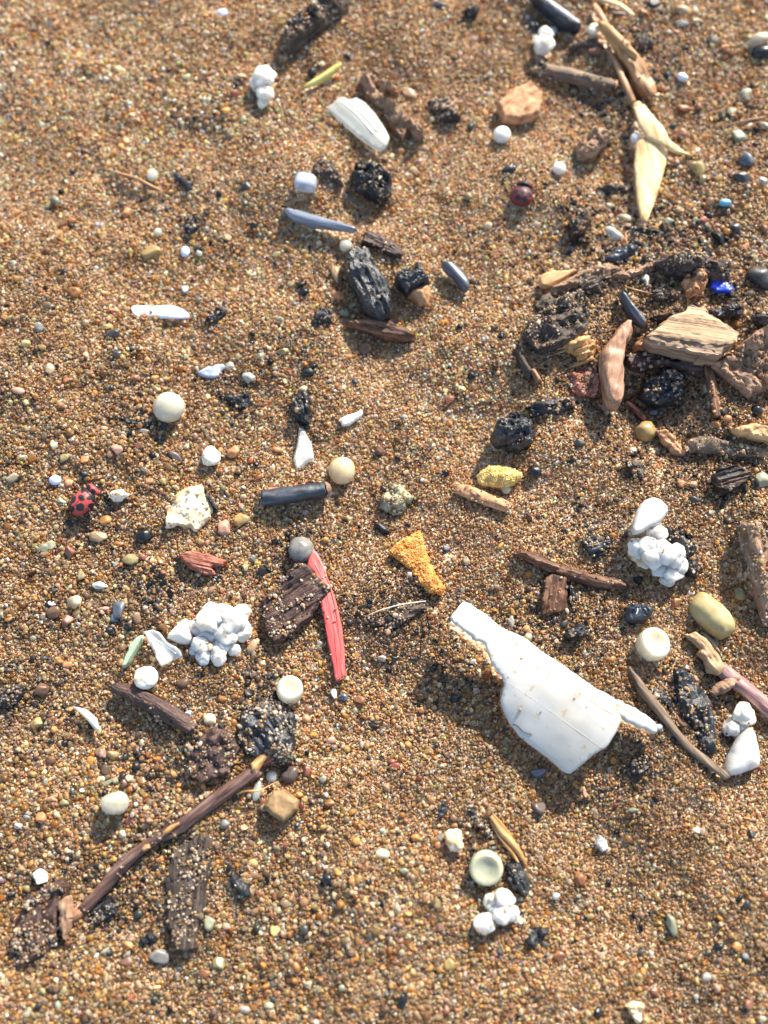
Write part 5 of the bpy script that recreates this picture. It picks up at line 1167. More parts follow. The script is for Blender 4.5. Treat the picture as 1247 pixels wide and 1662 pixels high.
# ------------------------------------------------------------------ pebbles that stand out of the sand: crop, x, y, rx, ry, stone, turn, cuts
PB = [l.split() for l in '''
B 595 450 36 22 tan 0 0
B 755 450 48 27 tan -28 2
B 945 935 22 20 tan 0 0
B 1040 945 20 22 olive 0 0
B 1050 610 20 34 dark_green -20 2
B 460 265 22 18 dark_grey 0 2
B 1225 822 36 20 black 25 0
B 1145 358 17 15 white 0 3
B 900 22 40 18 dark_grey 0 3
B 375 1020 12 18 cream 0 0
A 1072 62 28 20 bluish_white 10 0
A 1160 372 40 22 tan 15 3
A 270 965 28 30 green-grey 30 2
A 295 925 18 16 black 0 3
A 610 1030 34 28 orange 0 4
A 345 1065 24 20 orange -20 2
A 445 310 22 22 yellow 0 2
A 722 1222 52 38 yellow 10 4
A 960 1195 26 18 dark_grey 0 2
A 1085 1160 26 14 black -35 2
A 1220 1085 24 20 black 0 3
A 352 828 20 20 black 0 3
A 1190 895 34 20 dark_grey -35 2
A 640 1180 24 20 amber 0 2
C 340 485 25 18 black -20 2
C 1200 190 60 36 cream 18 0
C 1222 252 50 36 black 10 2
C 840 52 45 26 tan -8 0
C 830 118 36 20 grey -15 4
C 1138 462 42 36 pale_green 20 3
C 1108 660 48 42 green-grey 0 4
C 1070 540 28 24 pale_green 0 2
C 1138 770 40 44 blue-grey 0 2
C 1125 860 50 34 dark_grey -15 3
C 1222 876 28 26 white 0 3
C 1082 1100 38 26 dark_grey -25 1
C 770 1072 34 24 pale_green -25 2
C 815 1015 22 20 pale_green 0 2
C 930 1060 24 22 red 0 3
C 840 527 42 26 orange -20 2
C 828 640 24 22 pink 0 2
C 1230 608 24 20 cream 0 1
C 780 610 30 16 dark_green 10 1
C 12 820 18 30 black -35 0
C 553 1054 50 22 cream -8 1
C 505 1125 52 28 white -35 0
C 905 815 38 50 yellow 20 4
C 690 15 30 24 dark_grey 0 2
C 900 100 20 18 cream 0 2
C 990 190 22 18 white 0 3
C 1040 230 26 20 orange 0 2
C 800 160 34 18 rusty -20 3
C 640 65 26 22 amber 0 2
C 530 70 46 22 brown -10 2
C 410 250 34 22 rusty 0 2
C 1000 570 20 16 yellow 0 2
C 915 520 22 20 rusty 0 3
C 1225 1105 22 20 orange 0 2
C 1130 1190 26 18 orange 20 2
D 362 190 32 38 amber -10 1
D 540 400 42 28 dark_grey 10 3
D 568 495 30 26 dark_grey 0 2
D 640 465 30 18 dark_grey -8 2
D 308 98 20 20 black 0 2
D 190 362 26 26 grey 0 3
D 240 560 23 33 cream 8 0
D 88 666 37 19 pink -15 0
D 276 545 13 13 dark_grey 0 0
D 1108 548 24 22 white 0 0
D 1200 605 40 29 white -12 1
D 845 985 48 22 purple-grey -38 0
D 685 1050 28 14 dark_grey -38 1
D 1125 965 34 32 orange 0 1
D 662 930 30 22 rusty 0 3
D 568 950 40 32 pink 0 3
D 620 975 26 17 amber 0 1
D 1145 1066 23 14 dark_green 0 0
D 58 1082 38 24 cream 15 1
D 110 985 33 18 cream 10 1
D 783 892 13 18 black 20 2
D 338 865 20 26 amber 0 1
D 755 656 28 19 yellow 0 1
D 845 1128 18 13 white 0 1
D 720 1105 22 20 orange 0 2
D 790 1105 20 20 yellow 0 2
D 410 1000 28 20 amber 20 3
D 305 992 30 24 olive 0 3
D 332 1112 34 26 orange 0 2
D 300 1200 26 24 green-grey 0 1
D 515 358 36 20 yellow 25 3
D 555 280 36 16 orange -8 3
D 25 310 30 24 amber 0 2
D 935 128 18 16 red 0 3
D 540 85 16 14 amber 0 1
D 205 455 20 16 yellow 0 1
D 125 440 26 26 yellow 0 3
D 1217 390 15 16 black 0 0
D 655 605 30 20 orange 0 3
D 320 612 22 22 orange 0 3
D 745 606 22 20 amber 0 2
D 890 180 24 34 grey 0 3
D 690 860 36 14 grey -8 2
D 1008 1105 16 14 cream 0 1
D 1075 1135 16 18 pale_green 0 1
E 405 105 30 52 tan 10 1
E 415 205 36 32 orange 0 3
E 230 155 22 18 black 0 2
E 250 186 25 22 black 0 1
E 242 122 13 13 orange 0 0
E 440 290 32 20 green-grey -10 3
E 543 458 42 42 brown 0 0
E 270 576 36 27 black 10 0
E 290 545 20 20 black 0 1
E 255 535 15 16 amber 0 0
E 88 522 18 16 black 0 1
E 150 474 24 20 yellow 0 1
E 40 500 24 24 pale_green 0 3
E 4 604 18 20 white 0 0
E 1000 352 19 14 black 0 1
E 1170 560 13 11 dark_grey 0 1
E 495 622 22 14 blue-grey -40 2
E 932 1062 24 24 black 0 1
E 610 945 28 34 brown 0 3
E 730 797 22 22 grey 0 3
E 700 895 20 14 orange -20 2
E 118 952 27 16 amber -10 0
E 30 1080 18 16 orange 0 2
E 18 1016 20 14 black 0 1
E 250 655 24 16 cream 20 2
E 363 830 18 18 amber 0 1
E 310 865 22 22 brown 0 3
E 830 935 26 20 rusty 0 3
E 893 838 13 13 orange 0 1
E 700 986 16 13 black 0 1
E 632 1135 22 22 dark_grey 0 3
E 690 1160 18 18 orange 0 2
E 945 435 24 17 amber -15 1
E 1010 655 24 18 yellow 0 2
F 655 140 22 36 white 0 3
F 1207 130 72 62 dark_grey 10 1
F 650 866 58 48 yellow 10 1
F 1000 832 32 22 amber -15 1
F 1048 800 24 20 orange 0 2
F 1190 762 30 27 black -30 0
F 122 1055 38 34 black 20 0
F 1215 1100 46 40 pale_green 0 3
F 590 955 26 22 cream 0 3
F 30 222 26 20 amber 0 2
F 340 915 26 24 dark_grey 0 3
F 885 1115 20 20 tan 0 2
F 828 1112 22 22 orange 0 2
F 890 1190 30 18 dark_grey 0 1
F 180 270 16 15 white 0 1
F 690 772 30 22 blue-grey 10 3
F 620 450 32 30 orange 0 3
F 348 1215 15 17 black 0 1
G 690 142 46 42 black 12 4
G 1085 104 42 46 pink 15 4
G 632 267 43 32 olive 0 2
G 260 410 22 20 dark_grey 0 2
G 245 478 33 22 black 8 0
G 260 518 42 34 brown 15 1
G 330 556 38 34 rusty 25 3
G 125 600 18 22 yellow 0 2
G 578 508 40 46 blue-grey -20 1
G 556 545 24 26 blue-grey 0 1
G 620 588 28 24 black 0 4
G 527 605 24 26 black 0 4
G 1215 682 24 42 tan -30 0
G 690 1147 22 25 pale_green 0 0
G 125 1150 18 20 yellow 0 1
G 313 1145 20 17 black 0 1
G 548 1205 36 28 yellow -30 3
G 510 72 28 30 amber 0 1
G 470 160 50 34 tan 0 3
G 575 185 28 20 amber 0 2
G 238 195 46 26 pale_green 0 4
G 358 465 46 36 cream -10 3
G 210 208 40 26 green-grey 0 4
G 482 385 40 20 white 0 1
G 500 500 32 14 pink 8 1
G 395 340 24 32 olive 0 3
G 690 255 24 20 red 0 3
G 775 272 18 16 amber 0 0
G 785 330 24 18 red 0 2
G 1165 70 44 40 yellow 0 4
G 970 178 17 14 yellow 0 1
G 1115 440 12 12 dark_grey 0 0
G 1075 935 22 16 amber -10 1
G 1132 924 20 15 orange 0 1
G 910 1005 24 20 bluish_white 0 2
G 200 885 52 36 brown 0 2
G 40 635 24 18 orange 0 3
G 60 530 30 22 brown 0 3
G 320 770 34 24 orange 0 3
G 215 740 26 20 dark_grey 0 3
G 183 1050 40 34 yellow 0 4
G 1012 1030 46 30 cream 0 4
G 1220 260 20 18 grey 0 2
G 985 215 12 14 orange 0 0
G 1185 300 20 20 olive 0 2
G 335 225 36 36 rusty 0 3
H 390 906 17 34 white 8 0
H 435 925 24 24 blue-grey 0 1
H 405 957 12 18 pink 0 3
H 516 940 31 28 orange 0 2
H 538 1020 16 15 amber 0 0
H 750 1155 20 18 amber -15 0
H 332 1150 13 20 amber 0 0
H 380 1136 28 22 pink 15 2
H 455 1176 20 16 yellow -20 1
H 550 1160 17 20 amber 0 0
H 527 1155 11 20 white 0 0
H 590 1066 30 14 black -8 2
H 872 790 18 18 black 0 2
H 470 742 30 11 black -62 2
H 685 735 20 13 dark_grey 0 2
H 935 206 22 18 blue-grey -30 2
H 1032 272 18 26 cream 15 1
H 625 735 24 20 white 0 4
H 750 92 18 14 dark_grey 0 1
H 18 672 18 36 tan -20 1
H 815 992 18 14 orange 0 1
H 748 962 20 12 olive -10 1
H 850 952 16 20 tan 0 2
H 675 1235 26 16 red 10 3
H 302 1168 10 18 amber 0 0
H 262 1195 14 14 black 0 1
H 205 800 18 15 yellow 0 2
I 800 466 32 21 amber 8 2
I 1108 425 34 40 olive 10 1
I 130 615 12 13 amber 0 0
I 495 738 22 18 amber 0 2
I 540 780 16 13 orange 0 1
I 500 145 20 15 amber -10 1
I 10 560 16 30 white 0 2
I 1200 98 30 16 amber 0 3
I 1235 130 26 18 blue-grey 0 1
I 350 0 12 12 black 0 1
I 725 798 14 14 amber 0 1
J 197 262 32 32 orange 0 3
J 632 270 32 26 red 10 4
J 690 265 18 18 amber 30 1
J 590 335 26 26 cream 0 4
J 505 100 46 16 green-grey 30 2
J 560 78 22 18 pale_green 0 2
J 255 535 14 18 cream 0 0
J 600 95 22 22 brown 0 2
J 668 724 25 23 dark_green 10 0
J 770 925 60 46 grey 0 2
J 610 955 44 26 brown 12 3
J 1015 768 36 38 green-grey 0 3
J 1052 962 34 46 olive 0 1
J 1090 783 25 18 pink 0 0
J 985 1010 33 20 orange 10 1
J 1160 975 28 22 yellow 0 3
J 1080 727 18 22 yellow 0 2
J 310 186 24 20 olive 0 2
J 160 48 18 16 yellow 0 1
J 85 298 26 18 white 0 3
J 270 300 15 15 amber 0 0
J 440 57 16 14 orange 0 1
J 1022 386 19 14 pink 0 1
J 690 560 14 16 black 0 0
J 645 548 17 15 orange 0 1
J 688 582 14 13 red 0 0
J 770 460 26 24 orange 0 3
J 1085 290 24 24 grey 0 1
J 955 865 14 14 orange 0 1
J 618 872 26 22 amber 10 3
J 818 1185 14 20 black 0 2
J 745 1135 24 20 dark_green 0 4
J 1095 960 16 22 yellow 0 2
J 865 990 18 14 blue-grey 0 2
J 350 130 20 20 dark_grey 0 2
J 515 905 20 20 pale_green 0 2
J 110 830 14 18 white 0 2
J 190 925 16 18 cream 0 3
J 505 1215 16 16 orange 0 1
J 225 1045 30 18 amber 0 2
J 725 1290 20 20 yellow 0 2
J 1230 1080 22 22 amber 0 2
K 182 50 52 42 purple-grey 10 0
K 47 182 20 26 rusty -30 2
K 237 205 14 22 red 0 1
K 226 150 20 19 amber 0 1
K 262 32 22 28 rusty 0 2
K 290 180 15 12 pink 0 0
K 340 70 20 22 pale_green 0 2
K 215 291 19 17 blue-grey 10 0
K 370 190 34 24 amber 0 4
K 325 270 20 17 amber 0 1
K 160 388 20 26 orange 0 1
K 500 374 20 21 amber 0 0
K 517 300 14 20 amber 0 0
K 455 268 17 18 tan 0 0
K 228 462 14 18 red -15 0
K 362 388 14 20 white 10 1
K 628 437 39 29 cream -5 0
K 362 553 33 31 black 0 0
K 388 511 13 15 black -25 0
K 70 560 14 20 black 0 2
K 525 585 19 19 blue-grey 0 1
K 555 570 18 18 black 0 2
K 966 258 26 18 brown -20 1
K 892 396 19 21 orange 0 1
K 998 436 18 14 pink 0 1
K 740 275 14 22 orange 0 0
K 722 248 18 17 amber 0 0
K 785 355 22 22 amber 0 2
K 697 697 22 30 cream 10 1
K 250 795 34 32 dark_grey 0 3
K 110 806 26 29 yellow 0 2
K 207 980 25 30 amber 0 1
K 950 962 29 30 yellow 10 3
K 720 1140 23 36 black 0 0
K 95 1062 20 26 blue-grey -15 2
K 432 1078 20 17 pale_green 0 0
K 690 12 30 22 red -8 1
K 705 46 12 18 orange 0 0
K 805 68 18 15 red 0 1
K 470 100 17 13 dark_grey 0 1
K 530 47 18 16 amber 0 0
K 245 365 15 17 white 0 0
K 120 572 14 17 cream 0 0
K 270 1065 24 18 cream 20 2
K 330 1040 18 16 orange 0 1
K 125 1108 24 17 orange 8 1
K 100 1135 22 18 dark_green 0 2
K 85 1165 34 22 pale_green -15 2
K 648 1112 12 18 green-grey 0 1
K 288 917 12 12 black 0 0
K 45 1020 16 20 dark_grey 0 1
K 505 855 11 22 amber 0 0
K 695 1005 14 24 tan 0 1
K 1190 905 26 22 dark_grey 0 2
K 1190 965 16 18 amber 0 0
K 1068 955 13 13 yellow 0 0
K 720 910 15 16 cream 0 1
K 20 790 22 30 dark_green 0 3
K 15 930 18 26 olive 0 2
K 935 1185 18 22 rusty 0 2
K 105 640 12 18 orange 0 0
K 730 520 24 18 green-grey 0 2
K 550 500 14 26 orange 0 1
K 300 1165 10 18 amber 0 0
L 140 215 40 48 purple-grey -20 4
L 362 128 17 33 pink 15 1
L 342 556 33 30 orange 0 1
L 226 638 22 18 white 10 0
L 778 772 33 64 green-grey 10 3
L 240 925 29 29 orange 0 2
L 686 915 14 22 white 0 0
L 866 930 24 24 orange -20 1
L 1010 888 30 27 black 0 1
L 955 1026 27 34 white 30 1
L 1000 1070 24 32 pink 0 3
L 940 960 14 13 amber 0 0
L 842 1022 17 17 rusty 0 0
L 1138 926 18 14 bluish_white -25 2
L 700 1095 24 20 rusty 0 1
L 770 1115 22 22 orange 0 1
L 655 1080 13 12 orange 0 0
L 625 1030 26 26 yellow 0 4
L 1095 880 26 20 amber 0 1
L 830 765 14 15 cream 0 0
L 905 1045 14 24 yellow 0 1
L 900 1122 13 14 white 0 0
L 950 1100 24 20 purple-grey 0 1
L 690 970 36 16 olive -25 2
L 515 330 14 13 black 0 1
L 480 575 14 16 black 0 1
L 735 640 14 13 black 0 2
L 735 590 12 24 amber -20 0
L 600 730 14 18 black -25 2
L 1110 650 13 22 dark_green -30 2
L 1145 680 22 22 dark_grey 0 3
L 515 200 16 14 red 0 2
L 600 222 28 18 green-grey 0 3
L 1020 772 14 14 cream 0 0
L 85 1022 12 22 orange 10 0
L 175 870 18 14 grey 0 0
L 1145 265 24 14 orange -20 2
L 975 378 20 16 yellow 0 1
L 905 322 26 20 cream 0 3
L 640 905 18 14 grey 0 1
L 1150 1160 34 26 rusty 0 2
L 660 1235 22 20 yellow 0 2
L 1170 340 22 22 dark_grey 0 3
L 1235 630 18 20 orange 0 2
L 430 700 10 10 white 0 0
L 45 1215 14 12 black 0 1
L 430 1200 24 28 black 0 4
L 1210 1225 26 18 cream 0 2
L 1238 940 20 26 black 0 2
L 390 735 22 14 yellow 0 2
L 635 785 12 26 black 10 1
L 140 40 44 24 blue-grey 10 1
L 0 700 26 44 rusty 0 1
L 55 715 34 14 black -8 3
'''.strip().splitlines()]

LAND = [  # landmark phrase, x, y
 ('the grooved charcoal slab', 598, 455), ('the white film strip', 258, 506), ('the milky round pellet', 273, 661), ('the left ladybird', 137, 808), ('the cream round pellet', 555, 763),
 ('the short charred twig', 478, 803), ('the orange foam wedge', 685, 905), ('the yellow foam lump', 811, 770), ('the red plastic strip', 540, 1000), ('the large white foam chunk', 357, 1027),
 ('the dark bark square', 470, 965), ('the big white shard', 880, 1110), ('the white dimpled pellet', 1060, 1046), ('the drum shaped pellet', 470, 1120), ('the greenish dimpled pellet', 789, 1408), ('the lumpy milky pellet', 188, 1303),
 ('the straw blade', 1053, 300), ('the frayed stalk', 1025, 105), ('the blurred ladybird', 849, 311), ('the orange wood chip', 845, 165), ('the ribbed white shell', 585, 203), ('the yellow grass blade', 520, 125),
 ('the blue shell sliver', 520, 360), ('the curved mussel fragment', 740, 450), ('the driftwood sliver', 618, 533), ('the tan wood chip', 1120, 540), ('the blue plastic scrap', 1168, 465), ('the reddish bent stick', 1000, 590),
 ('the glossy charcoal nugget', 836, 697), ('the white foam lump', 1062, 890), ('the veined black stone', 1040, 993), ('the square brown chip', 898, 965), ('the sand tipped splinter', 900, 920), ('the foam bead cluster', 808, 1478),
 ('the white foam triangle', 1210, 1215), ('the purple broken twig', 1200, 1115), ('the thin tan twig', 1100, 1180), ('the long brown twig', 285, 1345), ('the clear creased film', 262, 1052), ('the ridged cream bead', 236, 1100),
 ('the curved clear shard', 143, 1165), ('the cream shell fragment', 307, 825), ('the reddish split chip', 328, 910), ('the kite shaped flake', 493, 728), ('the ivory chip', 570, 677), ('the two fused foam beads', 428, 138),
 ('the tiny charcoal rod', 297, 292), ('the flat charcoal sliver', 870, 1522), ('the clear quartz chip', 977, 1370), ('the sandy dark plank', 310, 1440), ('the square milky pebble', 496, 296), ('the streaked charred chip', 1190, 770),
 ('the small shell at the bottom edge', 1034, 1645), ('the nacre shell fragment', 67, 1426), ('the broad charcoal piece', 432, 1185), ('the rounded charcoal nut', 672, 455), ('the brown bark chunk', 1225, 580)]
SIZE = lambda r: 'tiny' if r < 7 else 'small' if r < 13 else 'large'
SHAPE = lambda rx, ry, cuts: ('long ' if max(rx, ry) > 1.7 * min(rx, ry) else 'oval ' if max(rx, ry) > 1.3 * min(rx, ry) else 'round ' if cuts < 2 else 'angular ')
def direction(dx, dy):
    a = math.degrees(math.atan2(-dy, dx)) % 360
    return ['right of', 'above and right of', 'above', 'above and left of', 'left of', 'below and left of', 'below', 'below and right of'][int((a + 22.5) // 45) % 8]
used = set()
def pebble_label(px, py, rx, ry, stone, cuts):
    order = sorted(LAND, key=lambda l: (l[1] - px) ** 2 + (l[2] - py) ** 2)
    base = f'{SIZE(max(rx, ry))} {SHAPE(rx, ry, cuts)}{stone} pebble'
    cand = [f'{base} {direction(px - l[1], py - l[2])} {l[0]}' for l in order[:4]]
    cand += [f'{base} between {order[0][0]} and {l[0]}' for l in order[1:3]] + [f'{base} {direction(px - l[1], py - l[2])} {l[0]}, near {order[0][0]}' for l in order[4:12]]
    for c in cand:
        if c not in used and len(c.split()) <= 16:
            used.add(c); return c
    return cand[0]

PB.sort(key=lambda l: -float(l[3]) * float(l[4]))
SMALL = []                                       # the smaller ones lie among the loose grains
for c, x, y, rx, ry, st, an, cuts in PB[285:]:
    px, py = cp(c, [(float(x), float(y))])[0]; gx, gy, gz = ground_at(px, py, .2)
    SMALL.append((gx, gy, gz + .12, float(rx) * KC * px_mm(px, py) * 2, float(ry) / float(rx), STONE[st.replace('_', ' ')], math.radians(float(an))))
for c, x, y, rx, ry, st, an, cuts in PB[:285]:
    x, y, rx, ry, an, cuts = float(x), float(y), float(rx) * KC, float(ry) * KC, float(an), int(cuts)
    st = st.replace('_', ' ')
    px, py = cp(c, [(x, y)])[0]
    clear = st in ('white', 'bluish white', 'amber', 'yellow', 'cream', 'orange') and random.random() < .7
    VF = blob(px, py, rx * .95, ry * .95, None, an, up=random.uniform(.05, .35), lump=.24 if cuts else .13, fine=.05 if cuts else .025, cuts=cuts * 2 + 1, lod=3,
              tilt=(random.uniform(-.25, .25), random.uniform(-.25, .25)))
    add('pebble', VF, stone_mat(st, clear), pebble_label(px, py, rx, ry, st, cuts), 'pebble', 'pebbles lying on the sand', sharp=None)

# the two stones with a look of their own
chip('pebble', 'pebble', 'smooth flat olive tan pebble at the right, the largest rounded one', 'I', [(868, 492), (888, 440), (938, 397), (1000, 440), (1070, 500), (1106, 570), (1096, 612), (1040, 647), (1000, 632), (900, 550)], 2.6,
     mat('stone_olive_large', [srgb(140, 122, 78), srgb(166, 148, 100), srgb(182, 164, 118)], (500, 500, 500), .5, .4, .35, .06), smooth=2, lift=.85, rough=.03, jit=.02, e0=.12, edge=1.8)
chip('pebble', 'pebble', 'square tan brown stone right below the thin orange fibre', 'K', [(52, 202), (98, 130), (150, 123), (224, 175), (218, 220), (150, 284), (80, 243)], 2.4,
     mat('stone_brown_square', [srgb(112, 88, 58), srgb(146, 116, 80), srgb(166, 136, 98)], (900, 900, 900), .7, .3, .6, .1), lift=.75, rough=.06, jit=.05, e0=.55, edge=.7, sharp=45)
R = root('black_stone', centre_ground([(1038, 993)]), 0, 'angular black stone with a pale vein left above the white dimpled pellet', 'stone')
VF, _ = slab(cp('I', [(562, 490), (590, 468), (692, 484), (704, 510), (652, 562), (600, 568), (565, 552)]), 2.0, rough=.1, step=.4, lift=.8, jit=.05, e0=.4, s=.25); add('stone', VF, 'charcoal_slate', parent=R, sharp=30)
plateT = BVHTree.FromPolygons([Vector(v) for v in VF[0]], [list(map(int, f)) for f in VF[1]]); zsh = ground_at(1038, 993)[2]
VF = on_plate(cp('I', [(597, 474), (618, 500), (612, 525), (610, 562)]), 1.0, 'vein', None, -.02)
if VF: add('vein', VF, 'shell_white', parent=R, keep=False)

# ------------------------------------------------------------------ the sand itself: loose grains, one mass
DAMP_SHADE = [(1050, 560, 170, .6), (1150, 720, 120, .5), (760, 1140, 110, .5), (900, 1290, 120, .3), (560, 1000, 60, .3), (60, 1500, 120, .3), (150, 130, 200, -.5), (760, 250, 150, -.3), (700, 620, 130, -.3), (900, 800, 70, -.3), (330, 1180, 90, .4), (300, 1420, 90, .3)]  # shade by shard and wood put into grain colour; negatives paint brighter light
def build_grains():
    rng = np.random.default_rng(11)
    cx = [at(a, b)[0] for a, b in ((0, 0), (1247, 0), (0, 1662), (1247, 1662))]; cy = [at(a, b)[1] for a, b in ((0, 0), (1247, 0), (0, 1662), (1247, 1662))]
    x0, x1, y0, y1 = min(cx) - 24, max(cx) + 24, min(cy) - 24, max(cy) + 30
    def layer(sp, jit=.9):
        a, b = np.meshgrid(np.arange(x0, x1, sp), np.arange(y0, y1, sp * .87)); a = a + (np.arange(a.shape[0]) % 2)[:, None] * sp * .5
        p = np.c_[a.ravel(), b.ravel()]; return p + (rng.random(p.shape) - .5) * sp * jit
    def coarse(p):     # finer in the middle and on the right, coarser on the left and towards the bottom
        c = 1 + .10 * np.tanh((-p[:, 0] - 18) / 14) + .10 * np.tanh((-p[:, 1] - 30) / 16) + .18 * noise(p3(p[:, 0] / 12, p[:, 1] / 12), 31) + .30 * np.clip((p[:, 0] - 22) / 12, 0, 1) * np.clip((p[:, 1] - 22) / 15, 0, 1)
        return np.clip(c, .72, 1.4)
    P1 = layer(.38); S1 = .42 * np.exp(rng.normal(0, .24, len(P1))) * coarse(P1)
    P2 = layer(.48); k = rng.random(len(P2)) < .7; P2 = P2[k]; S2 = .42 * np.exp(rng.normal(0, .32, len(P2))) * coarse(P2)
    P3 = layer(1.8, 1.0); k = rng.random(len(P3)) < np.clip(coarse(P3) - .6, 0.1, 1); P3 = P3[k]; S3 = np.clip(.70 * np.exp(rng.normal(0, .22, len(P3))) * coarse(P3), .46, 1.1)
    P4 = layer(.40); S4 = .24 * np.exp(rng.normal(0, .25, len(P4)))
    P = np.r_[P1, P2, P3, P4]; S = np.r_[S1, S2, S3, S4]
    lv = np.r_[rng.normal(0, .04, len(P1)), .07 + rng.normal(0, .05, len(P2)), .10 + rng.normal(0, .05, len(P3)), .12 + rng.normal(0, .06, len(P4))]
    Z = hgt(P[:, 0], P[:, 1]) - .22 + lv
    # sand lies round the things, not inside them
    OV, OF, off = [], [], 0
    for V, F in ALL:
        OV.append(V); OF += [[int(i) + off for i in f] for f in F]; off += len(V)
    tree = BVHTree.FromPolygons([Vector(v) for v in np.concatenate(OV)], OF)
    bank = np.clip(.5 + 1.3 * noise(p3(P[:, 0] / 3, P[:, 1] / 3), 41), .1, 1)
    for i in range(len(P)):                      # sand banked up against the things
        h = tree.find_nearest(Vector((P[i, 0], P[i, 1], Z[i] + .3)), 1.3)
        if h[3] is not None and h[0].z - Z[i] < .55: Z[i] += .42 * bank[i] * (1 - h[3] / 1.3)
    keep = np.ones(len(P), bool); down = Vector((0, 0, -1))
    for i in range(len(P)):
        h = tree.ray_cast(Vector((P[i, 0], P[i, 1], 50)), down)[0]
        if h is not None and h.z > Z[i] - .10 * S[i]:
            keep[i] = False
    P, S, Z = P[keep], S[keep], Z[keep]
    stick0 = len(P)
    # grains that stick to rough pieces
    ex = []
    for V, F, dens in SANDY:
        t = BVHTree.FromPolygons([Vector(v) for v in V], [list(map(int, f)) for f in F])
        lo, hi = V.min(0), V.max(0); n = int((hi[0] - lo[0]) * (hi[1] - lo[1]) * 20 * dens)
        q = lo[:2] + rng.random((n, 2)) * (hi - lo)[:2]
        patch = fbm(p3(q[:, 0] / 1.7, q[:, 1] / 1.7), int(abs(lo[0]) * 7) % 97, 2)
        for (a, b), w in zip(q, patch):
            if rng.random() > np.clip(.42 + 1.5 * w + (dens - .4) * .9, .04, .97): continue
            hit = t.ray_cast(Vector((a, b, 50)), down)
            if hit[0] is None or hit[1].z < .25: continue
            ex.append((a, b, hit[0].z + .05))
    ex = np.array(ex); Se = .275 * np.exp(rng.normal(0, .34, len(ex)))
    P = np.r_[P, ex[:, :2]]; S = np.r_[S, Se]; Z = np.r_[Z, ex[:, 2]]
    n = len(P); print('GRAINS', n)
    pal = [((.85, .645, .42), .25), ((.77, .51, .29), .19), ((.75, .435, .17), .17), ((.70, .35, .095), .11), ((.42, .22, .10), .07), ((.80, .54, .22), .07), ((.26, .15, .085), .045), ((.87, .80, .69), .055),
           ((.06, .052, .045), .013), ((.47, .18, .08), .022), ((.34, .29, .19), .012), ((.68, .43, .28), .03)]
    pc = np.array([c for c, _ in pal]); pw = np.array([w for _, w in pal])
    warm = noise(p3(P[:, 0] / 20, P[:, 1] / 20), 77)
    pick = rng.choice(len(pal), n, p=pw / pw.sum())
    # patchy moisture plus painted light: darker low down, round shard and wood, paler above
    gx_, gy_ = P[:, 0], P[:, 1]
    damp_shade = .5 + .75 * fbm(p3(gx_ / 17, gy_ / 17), 61, 3) - .22 * np.tanh((gy_ - 8) / 22)
    for a_, b_, r_, s_ in DAMP_SHADE:
        x_, y_ = at(a_, b_); damp_shade = damp_shade + s_ * np.exp(-((gx_ - x_) ** 2 + (gy_ - y_) ** 2) / (r_ * .08) ** 2)
    damp_shade = np.clip(damp_shade, 0, 1)
    wet_shade = (1 - .28 * damp_shade)[:, None] * np.array((1, .985, .93)) ** damp_shade[:, None]
    C = pc[pick] * wet_shade * np.exp(rng.normal(.0, .25, n))[:, None] * np.exp(rng.normal(0, .06, (n, 3)))
    # darker mineral grains and charcoal dust gather in places: photo x, y, radius px, share
    DARK = [(640, 990, 60, .5), (485, 880, 40, .6), (470, 900, 50, .35), (935, 860, 45, .35), (880, 1010, 60, .4), (1010, 860, 35, .25), (1130, 1150, 70, .4), (350, 930, 50, .2), (330, 1180, 70, .3), (300, 1420, 60, .25), (90, 1480, 60, .3),
            (165, 1470, 40, .7), (260, 960, 50, .4), (1050, 640, 110, .5), (980, 480, 130, .45), (1080, 420, 90, .5), (1180, 480, 80, .4), (1150, 720, 110, .35), (980, 180, 60, .3), (1060, 90, 60, .35), (60, 1120, 60, .4), (225, 690, 40, .3), (720, 1110, 90, .14), (850, 390, 60, .1), (460, 560, 40, .2), (1030, 1240, 40, .5),
            (960, 1000, 60, .3), (420, 1110, 40, .5), (380, 660, 30, .4), (345, 620, 30, .3), (200, 330, 30, .2), (310, 370, 40, .3), (930, 350, 40, .5), (800, 1390, 40, .4), (1000, 720, 50, .2), (165, 820, 30, .5), (135, 850, 30, .4), (490, 700, 30, .3), (1220, 200, 60, .2), (230, 1230, 60, .3)]
    dk = np.zeros(n)
    for a, b, r, s in DARK:
        x, y = at(a, b); dk = np.maximum(dk, .72 * s * np.exp(-((P[:, 0] - x) ** 2 + (P[:, 1] - y) ** 2) / (r * .08) ** 2))
    m = rng.random(n) < dk
    m[stick0:] &= rng.random(n - stick0) < .4
    S[m & (rng.random(n) < .35)] *= 1.7
    pale = (np.arange(n) >= stick0) & (rng.random(n) < .6)
    C[pale] = np.array((.70, .57, .42)) * np.exp(rng.normal(0, .18, pale.sum()))[:, None]
    C[m] = np.where(rng.random(m.sum())[:, None] < .55, np.array((.05, .045, .042)), np.array((.17, .105, .07))) * np.exp(rng.normal(0, .35, m.sum()))[:, None]
    if SMALL:
        sm = SMALL; P = np.r_[P, [(q[0], q[1]) for q in sm]]; Z = np.r_[Z, [q[2] for q in sm]]; S = np.r_[S, [q[3] for q in sm]]; C = np.r_[C, [q[5] for q in sm]]
        pick = np.r_[pick, np.full(len(sm), 6)]; m = np.r_[m, np.zeros(len(sm), bool)]; n = len(P)
    quartz = (rng.random(n) < np.where(np.isin(pick, [0, 1, 7, 5]), .62, np.where(np.isin(pick, [2, 3, 4]), .40, 0))) & ~m
    NP = 14
    idx = rng.integers(0, NP, n) + np.where(quartz, NP, 0)
    scl = S[:, None] * .5 * np.exp(rng.normal(0, .20, (n, 3)))
    rot = rng.random((n, 3)) * 2 * np.pi
